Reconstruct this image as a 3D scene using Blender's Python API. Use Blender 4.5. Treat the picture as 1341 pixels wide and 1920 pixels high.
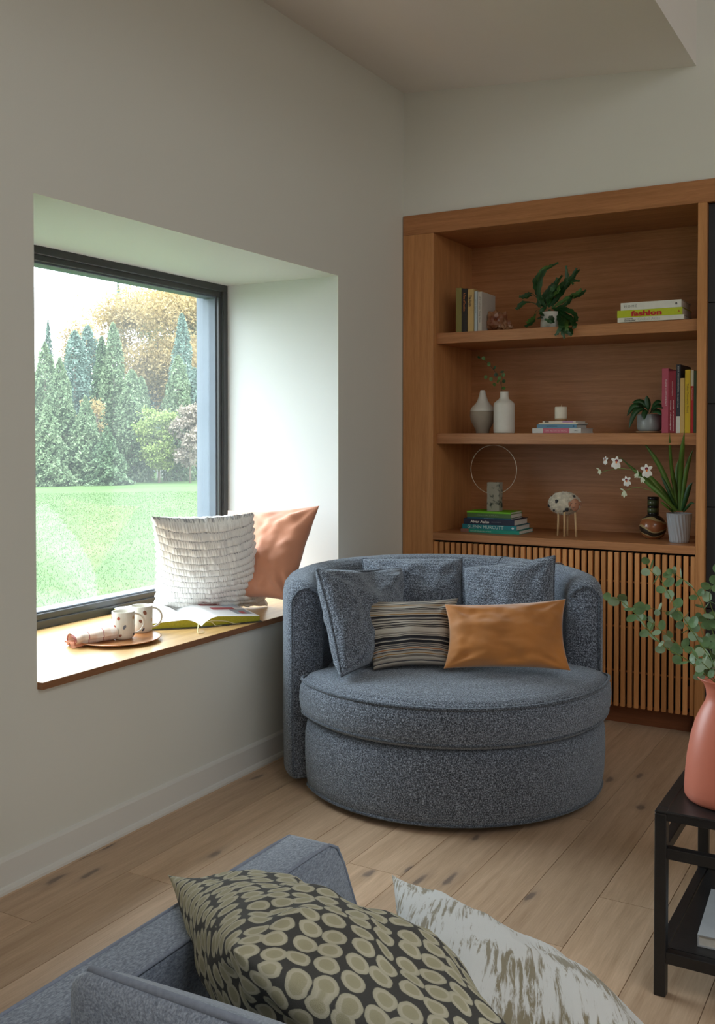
import bpy, bmesh, math, random
import numpy as np
from mathutils import Vector, Matrix, noise

# ------------------------------------------------------------------ camera, world, light, exposure
scene = bpy.context.scene
for o in list(bpy.data.objects):
    bpy.data.objects.remove(o)
cam_data = bpy.data.cameras.new('camera')
cam = bpy.data.objects.new('camera', cam_data)
scene.collection.objects.link(cam)
scene.camera = cam
cam.location = (2.1807, -4.2252, 1.25)
cam.rotation_euler = (math.radians(90 - 1.3163), 0, math.radians(29.8784))
cam_data.sensor_fit = 'VERTICAL'
cam_data.sensor_height = 36
cam_data.lens = 1857.45 / 1920 * 36
cam_data.shift_y = -(960 - 859.12) / 1920
cam_data.clip_end = 300

world = bpy.data.worlds.new('overcast_sky')
scene.world = world
world.use_nodes = True
wn, wl = world.node_tree.nodes, world.node_tree.links
bg = wn['Background']
bg.inputs[0].default_value = (0.86, 0.94, 1.0, 1)
# standard overcast sky: luminance rises threefold from the horizon to the zenith, L = Lh * (1 + 2 sin(elevation))
w_tc = wn.new('ShaderNodeTexCoord')
w_sep = wn.new('ShaderNodeSeparateXYZ')
wl.new(w_tc.outputs['Generated'], w_sep.inputs[0])
w_cl = wn.new('ShaderNodeClamp')
wl.new(w_sep.outputs['Z'], w_cl.inputs[0])
w_ma = wn.new('ShaderNodeMath')
w_ma.operation = 'MULTIPLY_ADD'
w_ma.inputs[1].default_value = 8.4
w_ma.inputs[2].default_value = 4.2
wl.new(w_cl.outputs[0], w_ma.inputs[0])
wl.new(w_ma.outputs[0], bg.inputs[1])

scene.view_settings.view_transform = 'Standard'
scene.view_settings.look = 'None'
scene.view_settings.gamma = 1
scene.view_settings.use_curve_mapping = False
scene.view_settings.exposure = 0.62
scene.cycles.max_bounces = 8
scene.cycles.diffuse_bounces = 5
scene.cycles.transparent_max_bounces = 24
scene.cycles.sample_clamp_indirect = 6


def area(name, loc, target, sx, sy, power, col):
    l = bpy.data.lights.new(name, 'AREA')
    l.shape = 'RECTANGLE'
    l.size = sx
    l.size_y = sy
    l.energy = power
    l.color = col
    o = bpy.data.objects.new(name, l)
    scene.collection.objects.link(o)
    o.location = loc
    d = Vector(target) - Vector(loc)
    o.rotation_euler = d.to_track_quat('-Z', 'Y').to_euler()
    return o


# sky portal at the seat window, and added area lights that fill the room
portal = area('seat_window_portal', (-0.64, -1.425, 1.24), (1.0, -1.425, 1.24), 1.66, 1.38, 1, (1, 1, 1))   # guides sky sampling only
portal.data.cycles.is_portal = True
area('rear_fill_light', (3.6, -7.8, 2.2), (2.0, -2.5, 0.0), 3.6, 2.0, 30, (1.0, 0.95, 0.87))  # unseen fill added behind the camera; the rear wall has no glazing
area('side_fill_light', (6.8, -3.2, 2.0), (1.0, -2.0, 0.0), 3.2, 2.0, 26, (0.97, 0.98, 1.0))  # unseen fill added from the right, in front of a solid wall

area('ceiling_fill_light', (3.4, -3.6, 3.5), (2.3, -2.4, 0), 1.8, 2.4, 38, (0.92, 0.96, 1.0))  # added overhead fill for floor and seats; the ceiling has no opening

RNG = random.Random(7)


# ------------------------------------------------------------------ materials
def new_mat(name):
    m = bpy.data.materials.new(name)
    m.use_nodes = True
    nt = m.node_tree
    return m, nt, nt.nodes, nt.links, nt.nodes['Principled BSDF']


def rgb(c):
    return (c[0], c[1], c[2], 1)


def plain(name, col, rough=0.6, var=0.05, nscale=12, bump=0.0, bscale=80, metal=0.0, spec=0.5, sheen=0.0, coat=0.0, emit=None):
    """a flat colour with slight procedural mottling and fine relief"""
    m, nt, N, L, b = new_mat(name)
    tc = N.new('ShaderNodeTexCoord')
    ns = N.new('ShaderNodeTexNoise')
    ns.inputs['Scale'].default_value = nscale
    ns.inputs['Detail'].default_value = 4
    L.new(tc.outputs['Object'], ns.inputs['Vector'])
    rp = N.new('ShaderNodeValToRGB')
    rp.color_ramp.elements[0].position = 0.3
    rp.color_ramp.elements[1].position = 0.7
    rp.color_ramp.elements[0].color = rgb([max(0, x * (1 - var)) for x in col])
    rp.color_ramp.elements[1].color = rgb([min(1, x * (1 + var)) for x in col])
    L.new(ns.outputs['Fac'], rp.inputs['Fac'])
    L.new(rp.outputs['Color'], b.inputs['Base Color'])
    b.inputs['Roughness'].default_value = rough
    b.inputs['Metallic'].default_value = metal
    b.inputs['Specular IOR Level'].default_value = spec
    b.inputs['Sheen Weight'].default_value = sheen
    b.inputs['Coat Weight'].default_value = coat
    if bump:
        n2 = N.new('ShaderNodeTexNoise')
        n2.inputs['Scale'].default_value = bscale
        n2.inputs['Detail'].default_value = 3
        L.new(tc.outputs['Object'], n2.inputs['Vector'])
        bp = N.new('ShaderNodeBump')
        bp.inputs['Strength'].default_value = bump
        bp.inputs['Distance'].default_value = 0.004
        L.new(n2.outputs['Fac'], bp.inputs['Height'])
        L.new(bp.outputs['Normal'], b.inputs['Normal'])
    return m


def wood(name, dark, light, grain=(1.0, 18.0, 18.0), scale=3.0, rough=0.45, rand=0.0, knots=False, coat=0.0, fine=0.35):
    m, nt, N, L, b = new_mat(name)
    tc = N.new('ShaderNodeTexCoord')
    mp = N.new('ShaderNodeMapping')
    mp.inputs['Scale'].default_value = grain
    L.new(tc.outputs['Object'], mp.inputs['Vector'])
    vec = mp.outputs['Vector']
    oi = N.new('ShaderNodeObjectInfo')
    if rand:
        cx = N.new('ShaderNodeCombineXYZ')
        mu = N.new('ShaderNodeMath')
        mu.operation = 'MULTIPLY'
        mu.inputs[1].default_value = 37.0
        L.new(oi.outputs['Random'], mu.inputs[0])
        for i in range(3):
            L.new(mu.outputs[0], cx.inputs[i])
        ad = N.new('ShaderNodeVectorMath')
        L.new(vec, ad.inputs[0])
        L.new(cx.outputs[0], ad.inputs[1])
        vec = ad.outputs[0]
    ns = N.new('ShaderNodeTexNoise')
    ns.inputs['Scale'].default_value = scale
    ns.inputs['Detail'].default_value = 7
    ns.inputs['Roughness'].default_value = 0.6
    ns.inputs['Distortion'].default_value = 0.35
    L.new(vec, ns.inputs['Vector'])
    n2 = N.new('ShaderNodeTexNoise')
    n2.inputs['Scale'].default_value = scale * 9
    n2.inputs['Detail'].default_value = 4
    L.new(vec, n2.inputs['Vector'])
    mx = N.new('ShaderNodeMix')
    mx.data_type = 'FLOAT'
    mx.inputs['Factor'].default_value = fine
    L.new(ns.outputs['Fac'], mx.inputs[2])
    L.new(n2.outputs['Fac'], mx.inputs[3])
    rp = N.new('ShaderNodeValToRGB')
    rp.color_ramp.elements[0].position = 0.34
    rp.color_ramp.elements[1].position = 0.66
    rp.color_ramp.elements[0].color = rgb(dark)
    rp.color_ramp.elements[1].color = rgb(light)
    L.new(mx.outputs[0], rp.inputs['Fac'])
    col = rp.outputs['Color']
    if knots:
        mp2 = N.new('ShaderNodeMapping')
        mp2.inputs['Scale'].default_value = (5.2, 1.9, 1.0)
        L.new(tc.outputs['Object'], mp2.inputs['Vector'])
        nd = N.new('ShaderNodeTexNoise')
        nd.inputs['Scale'].default_value = 2.2
        nd.inputs['Detail'].default_value = 5
        L.new(mp2.outputs[0], nd.inputs['Vector'])
        av = N.new('ShaderNodeVectorMath')
        av.operation = 'MULTIPLY_ADD'
        L.new(nd.outputs['Color'], av.inputs[0])
        av.inputs[1].default_value = (0.34, 0.34, 0.34)
        L.new(mp2.outputs[0], av.inputs[2])
        ad2 = N.new('ShaderNodeVectorMath')
        L.new(av.outputs[0], ad2.inputs[0])
        L.new(cx.outputs[0], ad2.inputs[1])
        vo = N.new('ShaderNodeTexVoronoi')
        vo.inputs['Scale'].default_value = 1.0
        vo.voronoi_dimensions = '2D'
        vo.inputs['Randomness'].default_value = 1.0
        L.new(ad2.outputs[0], vo.inputs['Vector'])
        kr = N.new('ShaderNodeValToRGB')
        kr.color_ramp.elements[0].position = 0.035
        kr.color_ramp.elements[0].color = (0.7, 0.7, 0.7, 1)
        kr.color_ramp.elements[1].position = 0.16
        kr.color_ramp.elements[1].color = (0, 0, 0, 1)
        e = kr.color_ramp.elements.new(0.07)
        e.color = (0.16, 0.16, 0.16, 1)
        L.new(vo.outputs['Distance'], kr.inputs['Fac'])
        mk = N.new('ShaderNodeMix')
        mk.data_type = 'RGBA'
        L.new(kr.outputs['Color'], mk.inputs['Factor'])
        L.new(col, mk.inputs[6])
        mk.inputs[7].default_value = (0.10, 0.085, 0.085, 1)
        col = mk.outputs[2]
    if rand:
        hs = N.new('ShaderNodeHueSaturation')
        mr = N.new('ShaderNodeMapRange')
        mr.inputs[3].default_value = 1 - rand
        mr.inputs[4].default_value = 1 + rand
        L.new(oi.outputs['Random'], mr.inputs[0])
        L.new(mr.outputs[0], hs.inputs['Value'])
        L.new(col, hs.inputs['Color'])
        col = hs.outputs['Color']
    L.new(col, b.inputs['Base Color'])
    b.inputs['Roughness'].default_value = rough
    b.inputs['Coat Weight'].default_value = coat
    b.inputs['Coat Roughness'].default_value = 0.25
    bp = N.new('ShaderNodeBump')
    bp.inputs['Strength'].default_value = 0.12
    bp.inputs['Distance'].default_value = 0.002
    L.new(mx.outputs[0], bp.inputs['Height'])
    L.new(bp.outputs['Normal'], b.inputs['Normal'])
    return m


def tweed(name, dark, mid, light, scale=190, bump=0.8, ribs=True, aniso=(1, 1, 1)):
    m, nt, N, L, b = new_mat(name)
    tc = N.new('ShaderNodeTexCoord')
    mp = N.new('ShaderNodeMapping')
    mp.inputs['Scale'].default_value = aniso
    L.new(tc.outputs['Object'], mp.inputs['Vector'])
    ns = N.new('ShaderNodeTexNoise')
    ns.inputs['Scale'].default_value = scale
    ns.inputs['Detail'].default_value = 3
    ns.inputs['Roughness'].default_value = 0.7
    L.new(mp.outputs[0], ns.inputs['Vector'])
    rp = N.new('ShaderNodeValToRGB')
    cr = rp.color_ramp
    cr.elements[0].position = 0.36
    cr.elements[0].color = rgb(dark)
    cr.elements[1].position = 0.66
    cr.elements[1].color = rgb(light)
    e = cr.elements.new(0.5)
    e.color = rgb(mid)
    L.new(ns.outputs['Fac'], rp.inputs['Fac'])
    L.new(rp.outputs['Color'], b.inputs['Base Color'])
    b.inputs['Roughness'].default_value = 0.95
    b.inputs['Specular IOR Level'].default_value = 0.15
    b.inputs['Sheen Weight'].default_value = 0.6
    b.inputs['Sheen Roughness'].default_value = 0.4
    b.inputs['Sheen Tint'].default_value = (0.8, 0.9, 1.0, 1)
    vo = N.new('ShaderNodeTexVoronoi')
    vo.inputs['Scale'].default_value = scale * 0.9
    L.new(mp.outputs[0], vo.inputs['Vector'])
    hsrc = vo.outputs['Distance']
    if ribs:
        wv = N.new('ShaderNodeTexWave')
        wv.bands_direction = 'Z'
        wv.inputs['Scale'].default_value = 32
        wv.inputs['Distortion'].default_value = 1.2
        wv.inputs['Detail Scale'].default_value = 30
        L.new(tc.outputs['Object'], wv.inputs['Vector'])
        ma = N.new('ShaderNodeMath')
        ma.operation = 'MULTIPLY_ADD'
        L.new(wv.outputs['Fac'], ma.inputs[0])
        ma.inputs[1].default_value = -0.5
        L.new(vo.outputs['Distance'], ma.inputs[2])
        hsrc = ma.outputs[0]
    bp = N.new('ShaderNodeBump')
    bp.invert = True
    bp.inputs['Strength'].default_value = bump
    bp.inputs['Distance'].default_value = 0.003
    L.new(hsrc, bp.inputs['Height'])
    L.new(bp.outputs['Normal'], b.inputs['Normal'])
    return m


M = {}
M['wall'] = plain('painted_wall', (0.70, 0.705, 0.645), 0.75, 0.012, 1.5, 0.05, 300, spec=0.25)
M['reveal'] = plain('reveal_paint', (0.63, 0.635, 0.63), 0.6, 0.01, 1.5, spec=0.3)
M['ceiling'] = plain('ceiling_paint', (0.80, 0.77, 0.73), 0.85, 0.012, 1.5, spec=0.2)
M['base'] = plain('baseboard_paint', (0.72, 0.72, 0.68), 0.4, 0.01, 2)
M['oak'] = wood('honey_oak_horizontal', (0.30, 0.12, 0.04), (0.48, 0.215, 0.085), (1.0, 14, 26), 2.4, 0.42)
M['oakv'] = wood('honey_oak_vertical', (0.40, 0.17, 0.053), (0.58, 0.275, 0.105), (20, 14, 0.9), 2.4, 0.42)
M['slat'] = wood('oak_slat', (0.50, 0.21, 0.065), (0.70, 0.33, 0.125), (20, 14, 1.2), 2.4, 0.42, rand=0.2)
M['kick'] = wood('dark_oak_kick', (0.16, 0.05, 0.016), (0.24, 0.08, 0.028), (1.0, 14, 26), 2.4, 0.5)
M['floor'] = wood('oak_floor', (0.46, 0.31, 0.195), (0.68, 0.49, 0.335), (16, 0.9, 5), 2.0, 0.5, rand=0.12, knots=True, fine=0.3)
M['sillwood'] = wood('sill_oak', (0.50, 0.28, 0.10), (0.72, 0.46, 0.19), (16, 1.1, 16), 2.2, 0.3, coat=0.25)
M['silledge'] = wood('sill_edge_oak', (0.20, 0.085, 0.035), (0.32, 0.15, 0.065), (16, 1.1, 16), 2.2, 0.5)
M['frame'] = plain('graphite_frame', (0.045, 0.047, 0.05), 0.35, 0.03, 20)
M['jamb'] = plain('blue_grey_cladding', (0.12, 0.145, 0.18), 0.55, 0.04, 8)
M['gap_dark'] = plain('gap_black', (0.004, 0.004, 0.004), 0.9, 0.0, 5)  # near-black; the dark of the cabinet cavity is put into this colour
M['slate'] = plain('charcoal_panel', (0.022, 0.024, 0.028), 0.5, 0.2, 6, 0.1, 60)
M['chair'] = tweed('blue_grey_tweed', (0.020, 0.025, 0.033), (0.115, 0.135, 0.17), (0.44, 0.51, 0.62), 260, 1.0)
M['welt'] = tweed('welt_tweed', (0.02, 0.024, 0.03), (0.08, 0.095, 0.12), (0.24, 0.28, 0.34), 260, 0.4, False)
M['sofa'] = tweed('sofa_chenille', (0.17, 0.20, 0.255), (0.26, 0.305, 0.38), (0.38, 0.435, 0.53), 380, 0.25, False, (1, 0.45, 1))
M['sofawelt'] = plain('sofa_welt', (0.24, 0.28, 0.36), 0.8, 0.1, 200)
M['plinth'] = plain('plinth_black', (0.01, 0.01, 0.01), 0.7)
M['blackmetal'] = plain('black_metal', (0.014, 0.014, 0.015), 0.42, 0.15, 30, 0.05, 200)
M['velvet_orange'] = plain('ochre_velvet', (0.44, 0.165, 0.028), 0.75, 0.16, 9, 0.15, 25, sheen=0.6)
M['velvet_rose'] = plain('terracotta_velvet', (0.56, 0.23, 0.125), 0.7, 0.1, 7, 0.1, 18, sheen=0.5)
M['cream_ceramic'] = plain('white_ceramic', (0.62, 0.60, 0.54), 0.5, 0.04, 20)
M['taupe_ceramic'] = plain('taupe_ceramic', (0.30, 0.255, 0.20), 0.7, 0.06, 20)
M['grey_ceramic'] = plain('grey_glazed_ceramic', (0.24, 0.26, 0.26), 0.25, 0.06, 12)
M['pale_ceramic'] = plain('pale_grey_ceramic', (0.34, 0.35, 0.37), 0.3, 0.04, 12)
M['coral'] = plain('coral_vase_glaze', (0.70, 0.22, 0.145), 0.38, 0.06, 6)
M['saucer'] = plain('wood_saucer', (0.30, 0.17, 0.08), 0.6, 0.1, 40)
M['soil'] = plain('potting_soil', (0.02, 0.014, 0.01), 0.95, 0.4, 90, 0.8, 120)
M['leaf_dark'] = plain('dark_leaf', (0.012, 0.055, 0.012), 0.45, 0.35, 30)
M['leaf_mid'] = plain('mid_leaf', (0.05, 0.12, 0.02), 0.45, 0.3, 30)
M['leaf_orchid'] = plain('orchid_leaf', (0.075, 0.15, 0.02), 0.45, 0.3, 12)
M['leaf_euc'] = plain('eucalyptus_leaf', (0.12, 0.22, 0.09), 0.5, 0.3, 25)
M['leaf_euc2'] = plain('eucalyptus_leaf_pale', (0.25, 0.36, 0.23), 0.5, 0.2, 25)
M['stem'] = plain('green_stem', (0.16, 0.22, 0.05), 0.6, 0.2, 40)
M['stem_dark'] = plain('dark_stem', (0.05, 0.045, 0.02), 0.6, 0.2, 40)
M['petal'] = plain('white_petal', (0.75, 0.74, 0.68), 0.6, 0.04, 60)
M['petal_green'] = plain('greenish_petal', (0.52, 0.55, 0.38), 0.6, 0.06, 60)
M['lip_red'] = plain('burgundy_lip', (0.16, 0.005, 0.035), 0.6)
M['lip_orange'] = plain('orange_lip', (0.75, 0.2, 0.02), 0.6)
M['candle'] = plain('candle_wax', (0.66, 0.61, 0.5), 0.5, 0.03, 20)
M['tray'] = wood('acacia_plate', (0.30, 0.10, 0.03), (0.55, 0.23, 0.07), (9, 2, 9), 3, 0.3, coat=0.4)
M['mug'] = plain('mug_glaze', (0.74, 0.71, 0.62), 0.25, 0.02, 20, coat=0.3)
M['page'] = plain('page_paper', (0.66, 0.64, 0.58), 0.8, 0.05, 150)
M['whitepage'] = plain('white_page', (0.86, 0.86, 0.86), 0.5, 0.01, 20)
M['yellowedge'] = plain('yellow_page_edge', (0.40, 0.36, 0.015), 0.6, 0.15, 200)
M['bark'] = plain('bark', (0.13, 0.10, 0.075), 0.9, 0.3, 15, 0.8, 20)
M['wool'] = plain('sheep_wool', (0.56, 0.50, 0.38), 0.95, 0.25, 60, 0.9, 120, sheen=0.4)
M['sheepface'] = plain('felt_face', (0.40, 0.19, 0.11), 0.9, 0.08, 60)
M['black'] = plain('matte_black', (0.012, 0.012, 0.012), 0.6)
M['paledowel'] = plain('pale_dowel', (0.52, 0.34, 0.17), 0.6, 0.1, 30)
M['wire'] = plain('bronze_wire', (0.62, 0.55, 0.42), 0.3, 0.1, 30, metal=0.7)
M['bookgrey'] = plain('grey_book_cloth', (0.42, 0.44, 0.46), 0.7, 0.03, 60)
M['ribbon'] = plain('cream_ribbon', (0.74, 0.65, 0.36), 0.6)


def mat_stone():
    m, nt, N, L, b = new_mat('weathered_stone')
    tc = N.new('ShaderNodeTexCoord')
    ns = N.new('ShaderNodeTexNoise')
    ns.inputs['Scale'].default_value = 38
    ns.inputs['Detail'].default_value = 6
    L.new(tc.outputs['Object'], ns.inputs['Vector'])
    rp = N.new('ShaderNodeValToRGB')
    rp.color_ramp.elements[0].position = 0.36
    rp.color_ramp.elements[0].color = (0.03, 0.04, 0.03, 1)
    rp.color_ramp.elements[1].position = 0.46
    rp.color_ramp.elements[1].color = (0.30, 0.28, 0.22, 1)
    L.new(ns.outputs['Fac'], rp.inputs['Fac'])
    L.new(rp.outputs['Color'], b.inputs['Base Color'])
    b.inputs['Roughness'].default_value = 0.9
    return m


def mat_crystal():
    m, nt, N, L, b = new_mat('rusty_crystal')
    tc = N.new('ShaderNodeTexCoord')
    ns = N.new('ShaderNodeTexNoise')
    ns.inputs['Scale'].default_value = 22
    ns.inputs['Detail'].default_value = 5
    L.new(tc.outputs['Object'], ns.inputs['Vector'])
    rp = N.new('ShaderNodeValToRGB')
    rp.color_ramp.elements[0].position = 0.35
    rp.color_ramp.elements[0].color = (0.24, 0.055, 0.018, 1)
    rp.color_ramp.elements[1].position = 0.7
    rp.color_ramp.elements[1].color = (0.55, 0.30, 0.16, 1)
    L.new(ns.outputs['Fac'], rp.inputs['Fac'])
    L.new(rp.outputs['Color'], b.inputs['Base Color'])
    b.inputs['Roughness'].default_value = 0.25
    b.inputs['Transmission Weight'].default_value = 0.35
    return m


def mat_stripes():
    m, nt, N, L, b = new_mat('multi_stripe_weave')
    tc = N.new('ShaderNodeTexCoord')
    sp = N.new('ShaderNodeSeparateXYZ')
    L.new(tc.outputs['UV'], sp.inputs[0])
    mu = N.new('ShaderNodeMath')
    mu.operation = 'MULTIPLY'
    mu.inputs[1].default_value = 74
    L.new(sp.outputs['Y'], mu.inputs[0])
    fl = N.new('ShaderNodeMath')
    fl.operation = 'FLOOR'
    L.new(mu.outputs[0], fl.inputs[0])
    wn = N.new('ShaderNodeTexWhiteNoise')
    wn.noise_dimensions = '1D'
    L.new(fl.outputs[0], wn.inputs['W'])
    rp = N.new('ShaderNodeValToRGB')
    cr = rp.color_ramp
    cr.interpolation = 'CONSTANT'
    cols = [(0.0, (0.38, 0.34, 0.29)), (0.18, (0.015, 0.015, 0.02)), (0.36, (0.48, 0.44, 0.38)), (0.55, (0.20, 0.18, 0.16)),
            (0.68, (0.34, 0.19, 0.06)), (0.78, (0.07, 0.07, 0.08)), (0.86, (0.52, 0.48, 0.42)), (0.95, (0.40, 0.17, 0.07))]
    cr.elements[0].color = rgb(cols[0][1])
    cr.elements[1].position = cols[1][0]
    cr.elements[1].color = rgb(cols[1][1])
    for p, c in cols[2:]:
        e = cr.elements.new(p)
        e.color = rgb(c)
    L.new(wn.outputs['Value'], rp.inputs['Fac'])
    L.new(rp.outputs['Color'], b.inputs['Base Color'])
    b.inputs['Roughness'].default_value = 0.9
    fr = N.new('ShaderNodeMath')
    fr.operation = 'FRACT'
    L.new(mu.outputs[0], fr.inputs[0])
    pp = N.new('ShaderNodeMath')
    pp.operation = 'PINGPONG'
    pp.inputs[1].default_value = 0.5
    L.new(fr.outputs[0], pp.inputs[0])
    bp = N.new('ShaderNodeBump')
    bp.inputs['Strength'].default_value = 0.6
    bp.inputs['Distance'].default_value = 0.003
    L.new(pp.outputs[0], bp.inputs['Height'])
    L.new(bp.outputs['Normal'], b.inputs['Normal'])
    return m


def mat_dots():
    m, nt, N, L, b = new_mat('pebble_print_linen')
    tc = N.new('ShaderNodeTexCoord')
    mp = N.new('ShaderNodeMapping')
    mp.inputs['Scale'].default_value = (16, 23, 1)
    L.new(tc.outputs['UV'], mp.inputs['Vector'])
    nd = N.new('ShaderNodeTexNoise')
    nd.inputs['Scale'].default_value = 3.0
    L.new(mp.outputs[0], nd.inputs['Vector'])
    av = N.new('ShaderNodeVectorMath')
    av.operation = 'MULTIPLY_ADD'
    L.new(nd.outputs['Color'], av.inputs[0])
    av.inputs[1].default_value = (0.10, 0.10, 0)
    L.new(mp.outputs[0], av.inputs[2])
    vo = N.new('ShaderNodeTexVoronoi')
    vo.voronoi_dimensions = '2D'
    vo.inputs['Scale'].default_value = 1
    vo.inputs['Randomness'].default_value = 0.30
    L.new(av.outputs[0], vo.inputs['Vector'])
    rp = N.new('ShaderNodeValToRGB')
    cr = rp.color_ramp
    cr.elements[0].position = 0.0
    cr.elements[0].color = (0.40, 0.38, 0.25, 1)
    cr.elements[1].position = 0.485
    cr.elements[1].color = (0.065, 0.066, 0.062, 1)
    for p, c in ((0.27, (0.42, 0.40, 0.27)), (0.32, (0.56, 0.54, 0.42)), (0.45, (0.49, 0.48, 0.36))):
        e = cr.elements.new(p)
        e.color = rgb(c)
    L.new(vo.outputs['Distance'], rp.inputs['Fac'])
    L.new(rp.outputs['Color'], b.inputs['Base Color'])
    b.inputs['Roughness'].default_value = 0.85
    n2 = N.new('ShaderNodeTexNoise')
    n2.inputs['Scale'].default_value = 500
    L.new(tc.outputs['UV'], n2.inputs['Vector'])
    bp = N.new('ShaderNodeBump')
    bp.inputs['Strength'].default_value = 0.3
    bp.inputs['Distance'].default_value = 0.002
    L.new(n2.outputs['Fac'], bp.inputs['Height'])
    L.new(bp.outputs['Normal'], b.inputs['Normal'])
    return m


def mat_barkprint():
    m, nt, N, L, b = new_mat('birch_print_jacquard')
    tc = N.new('ShaderNodeTexCoord')
    mp = N.new('ShaderNodeMapping')
    mp.inputs['Scale'].default_value = (46, 4.5, 1)
    mp.inputs['Rotation'].default_value = (0, 0, 0.28)
    L.new(tc.outputs['UV'], mp.inputs['Vector'])
    ns = N.new('ShaderNodeTexNoise')
    ns.inputs['Scale'].default_value = 1.0
    ns.inputs['Detail'].default_value = 8
    ns.inputs['Roughness'].default_value = 0.72
    ns.inputs['Distortion'].default_value = 0.6
    L.new(mp.outputs[0], ns.inputs['Vector'])
    n3 = N.new('ShaderNodeTexNoise')
    n3.inputs['Scale'].default_value = 3.4
    n3.inputs['Detail'].default_value = 2
    L.new(tc.outputs['UV'], n3.inputs['Vector'])
    ma = N.new('ShaderNodeMath')
    ma.operation = 'MULTIPLY_ADD'
    L.new(n3.outputs['Fac'], ma.inputs[0])
    ma.inputs[1].default_value = 0.75
    L.new(ns.outputs['Fac'], ma.inputs[2])
    rp = N.new('ShaderNodeValToRGB')
    cr = rp.color_ramp
    cr.elements[0].position = 0.89
    cr.elements[0].color = (0.74, 0.76, 0.75, 1)
    cr.elements[1].position = 0.97
    cr.elements[1].color = (0.26, 0.22, 0.13, 1)
    L.new(ma.outputs[0], rp.inputs['Fac'])
    L.new(rp.outputs['Color'], b.inputs['Base Color'])
    b.inputs['Roughness'].default_value = 0.9
    b.inputs['Sheen Weight'].default_value = 0.3
    bp = N.new('ShaderNodeBump')
    bp.invert = True
    bp.inputs['Strength'].default_value = 0.5
    bp.inputs['Distance'].default_value = 0.004
    L.new(ma.outputs[0], bp.inputs['Height'])
    L.new(bp.outputs['Normal'], b.inputs['Normal'])
    return m


def mat_knit(rows):
    m, nt, N, L, b = new_mat('chunky_wool_knit')
    tc = N.new('ShaderNodeTexCoord')
    sp = N.new('ShaderNodeSeparateXYZ')
    L.new(tc.outputs['UV'], sp.inputs[0])
    mu = N.new('ShaderNodeMath')
    mu.operation = 'MULTIPLY'
    mu.inputs[1].default_value = rows
    L.new(sp.outputs['Y'], mu.inputs[0])
    pp = N.new('ShaderNodeMath')
    pp.operation = 'PINGPONG'
    pp.inputs[1].default_value = 0.5
    L.new(mu.outputs[0], pp.inputs[0])
    ns = N.new('ShaderNodeTexNoise')
    ns.inputs['Scale'].default_value = 130
    ns.inputs['Detail'].default_value = 2
    L.new(tc.outputs['UV'], ns.inputs['Vector'])
    ma = N.new('ShaderNodeMath')
    ma.operation = 'MULTIPLY_ADD'
    L.new(ns.outputs['Fac'], ma.inputs[0])
    ma.inputs[1].default_value = 0.42
    L.new(pp.outputs[0], ma.inputs[2])
    rp = N.new('ShaderNodeValToRGB')
    rp.color_ramp.elements[0].position = 0.20
    rp.color_ramp.elements[0].color = (0.30, 0.30, 0.31, 1)
    rp.color_ramp.elements[1].position = 0.27
    rp.color_ramp.elements[1].color = (0.86, 0.84, 0.80, 1)
    L.new(ma.outputs[0], rp.inputs['Fac'])
    L.new(rp.outputs['Color'], b.inputs['Base Color'])
    b.inputs['Roughness'].default_value = 0.95
    b.inputs['Sheen Weight'].default_value = 0.4
    wv = N.new('ShaderNodeTexNoise')
    wv.inputs['Scale'].default_value = 220
    L.new(tc.outputs['UV'], wv.inputs['Vector'])
    bp = N.new('ShaderNodeBump')
    bp.inputs['Strength'].default_value = 0.4
    bp.inputs['Distance'].default_value = 0.003
    L.new(wv.outputs['Fac'], bp.inputs['Height'])
    L.new(bp.outputs['Normal'], b.inputs['Normal'])
    return m


def mat_bottle():
    m, nt, N, L, b = new_mat('painted_clay_bottle')
    tc = N.new('ShaderNodeTexCoord')
    wv = N.new('ShaderNodeTexWave')
    wv.wave_type = 'RINGS'
    wv.rings_direction = 'SPHERICAL'
    wv.inputs['Scale'].default_value = 9
    wv.inputs['Distortion'].default_value = 5
    wv.inputs['Detail'].default_value = 1
    L.new(tc.outputs['Object'], wv.inputs['Vector'])
    rp = N.new('ShaderNodeValToRGB')
    cr = rp.color_ramp
    cr.interpolation = 'CONSTANT'
    cr.elements[0].color = (0.025, 0.02, 0.015, 1)
    cr.elements[1].position = 0.3
    cr.elements[1].color = (0.33, 0.24, 0.11, 1)
    e = cr.elements.new(0.62)
    e.color = (0.25, 0.085, 0.03, 1)
    L.new(wv.outputs['Fac'], rp.inputs['Fac'])
    L.new(rp.outputs['Color'], b.inputs['Base Color'])
    b.inputs['Roughness'].default_value = 0.22
    return m


def mat_foliage(name, dark, light, trans=0.25):
    m, nt, N, L, b = new_mat(name)
    ge = N.new('ShaderNodeNewGeometry')
    rp = N.new('ShaderNodeValToRGB')
    rp.color_ramp.elements[0].color = rgb(dark)
    rp.color_ramp.elements[1].color = rgb(light)
    L.new(ge.outputs['Random Per Island'], rp.inputs['Fac'])
    L.new(rp.outputs['Color'], b.inputs['Base Color'])
    b.inputs['Roughness'].default_value = 0.8
    b.inputs['Specular IOR Level'].default_value = 0.2
    tr = N.new('ShaderNodeBsdfTranslucent')
    L.new(rp.outputs['Color'], tr.inputs['Color'])
    mx = N.new('ShaderNodeMixShader')
    mx.inputs[0].default_value = trans
    L.new(b.outputs[0], mx.inputs[1])
    L.new(tr.outputs[0], mx.inputs[2])
    L.new(mx.outputs[0], nt.nodes['Material Output'].inputs['Surface'])
    return m


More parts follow.
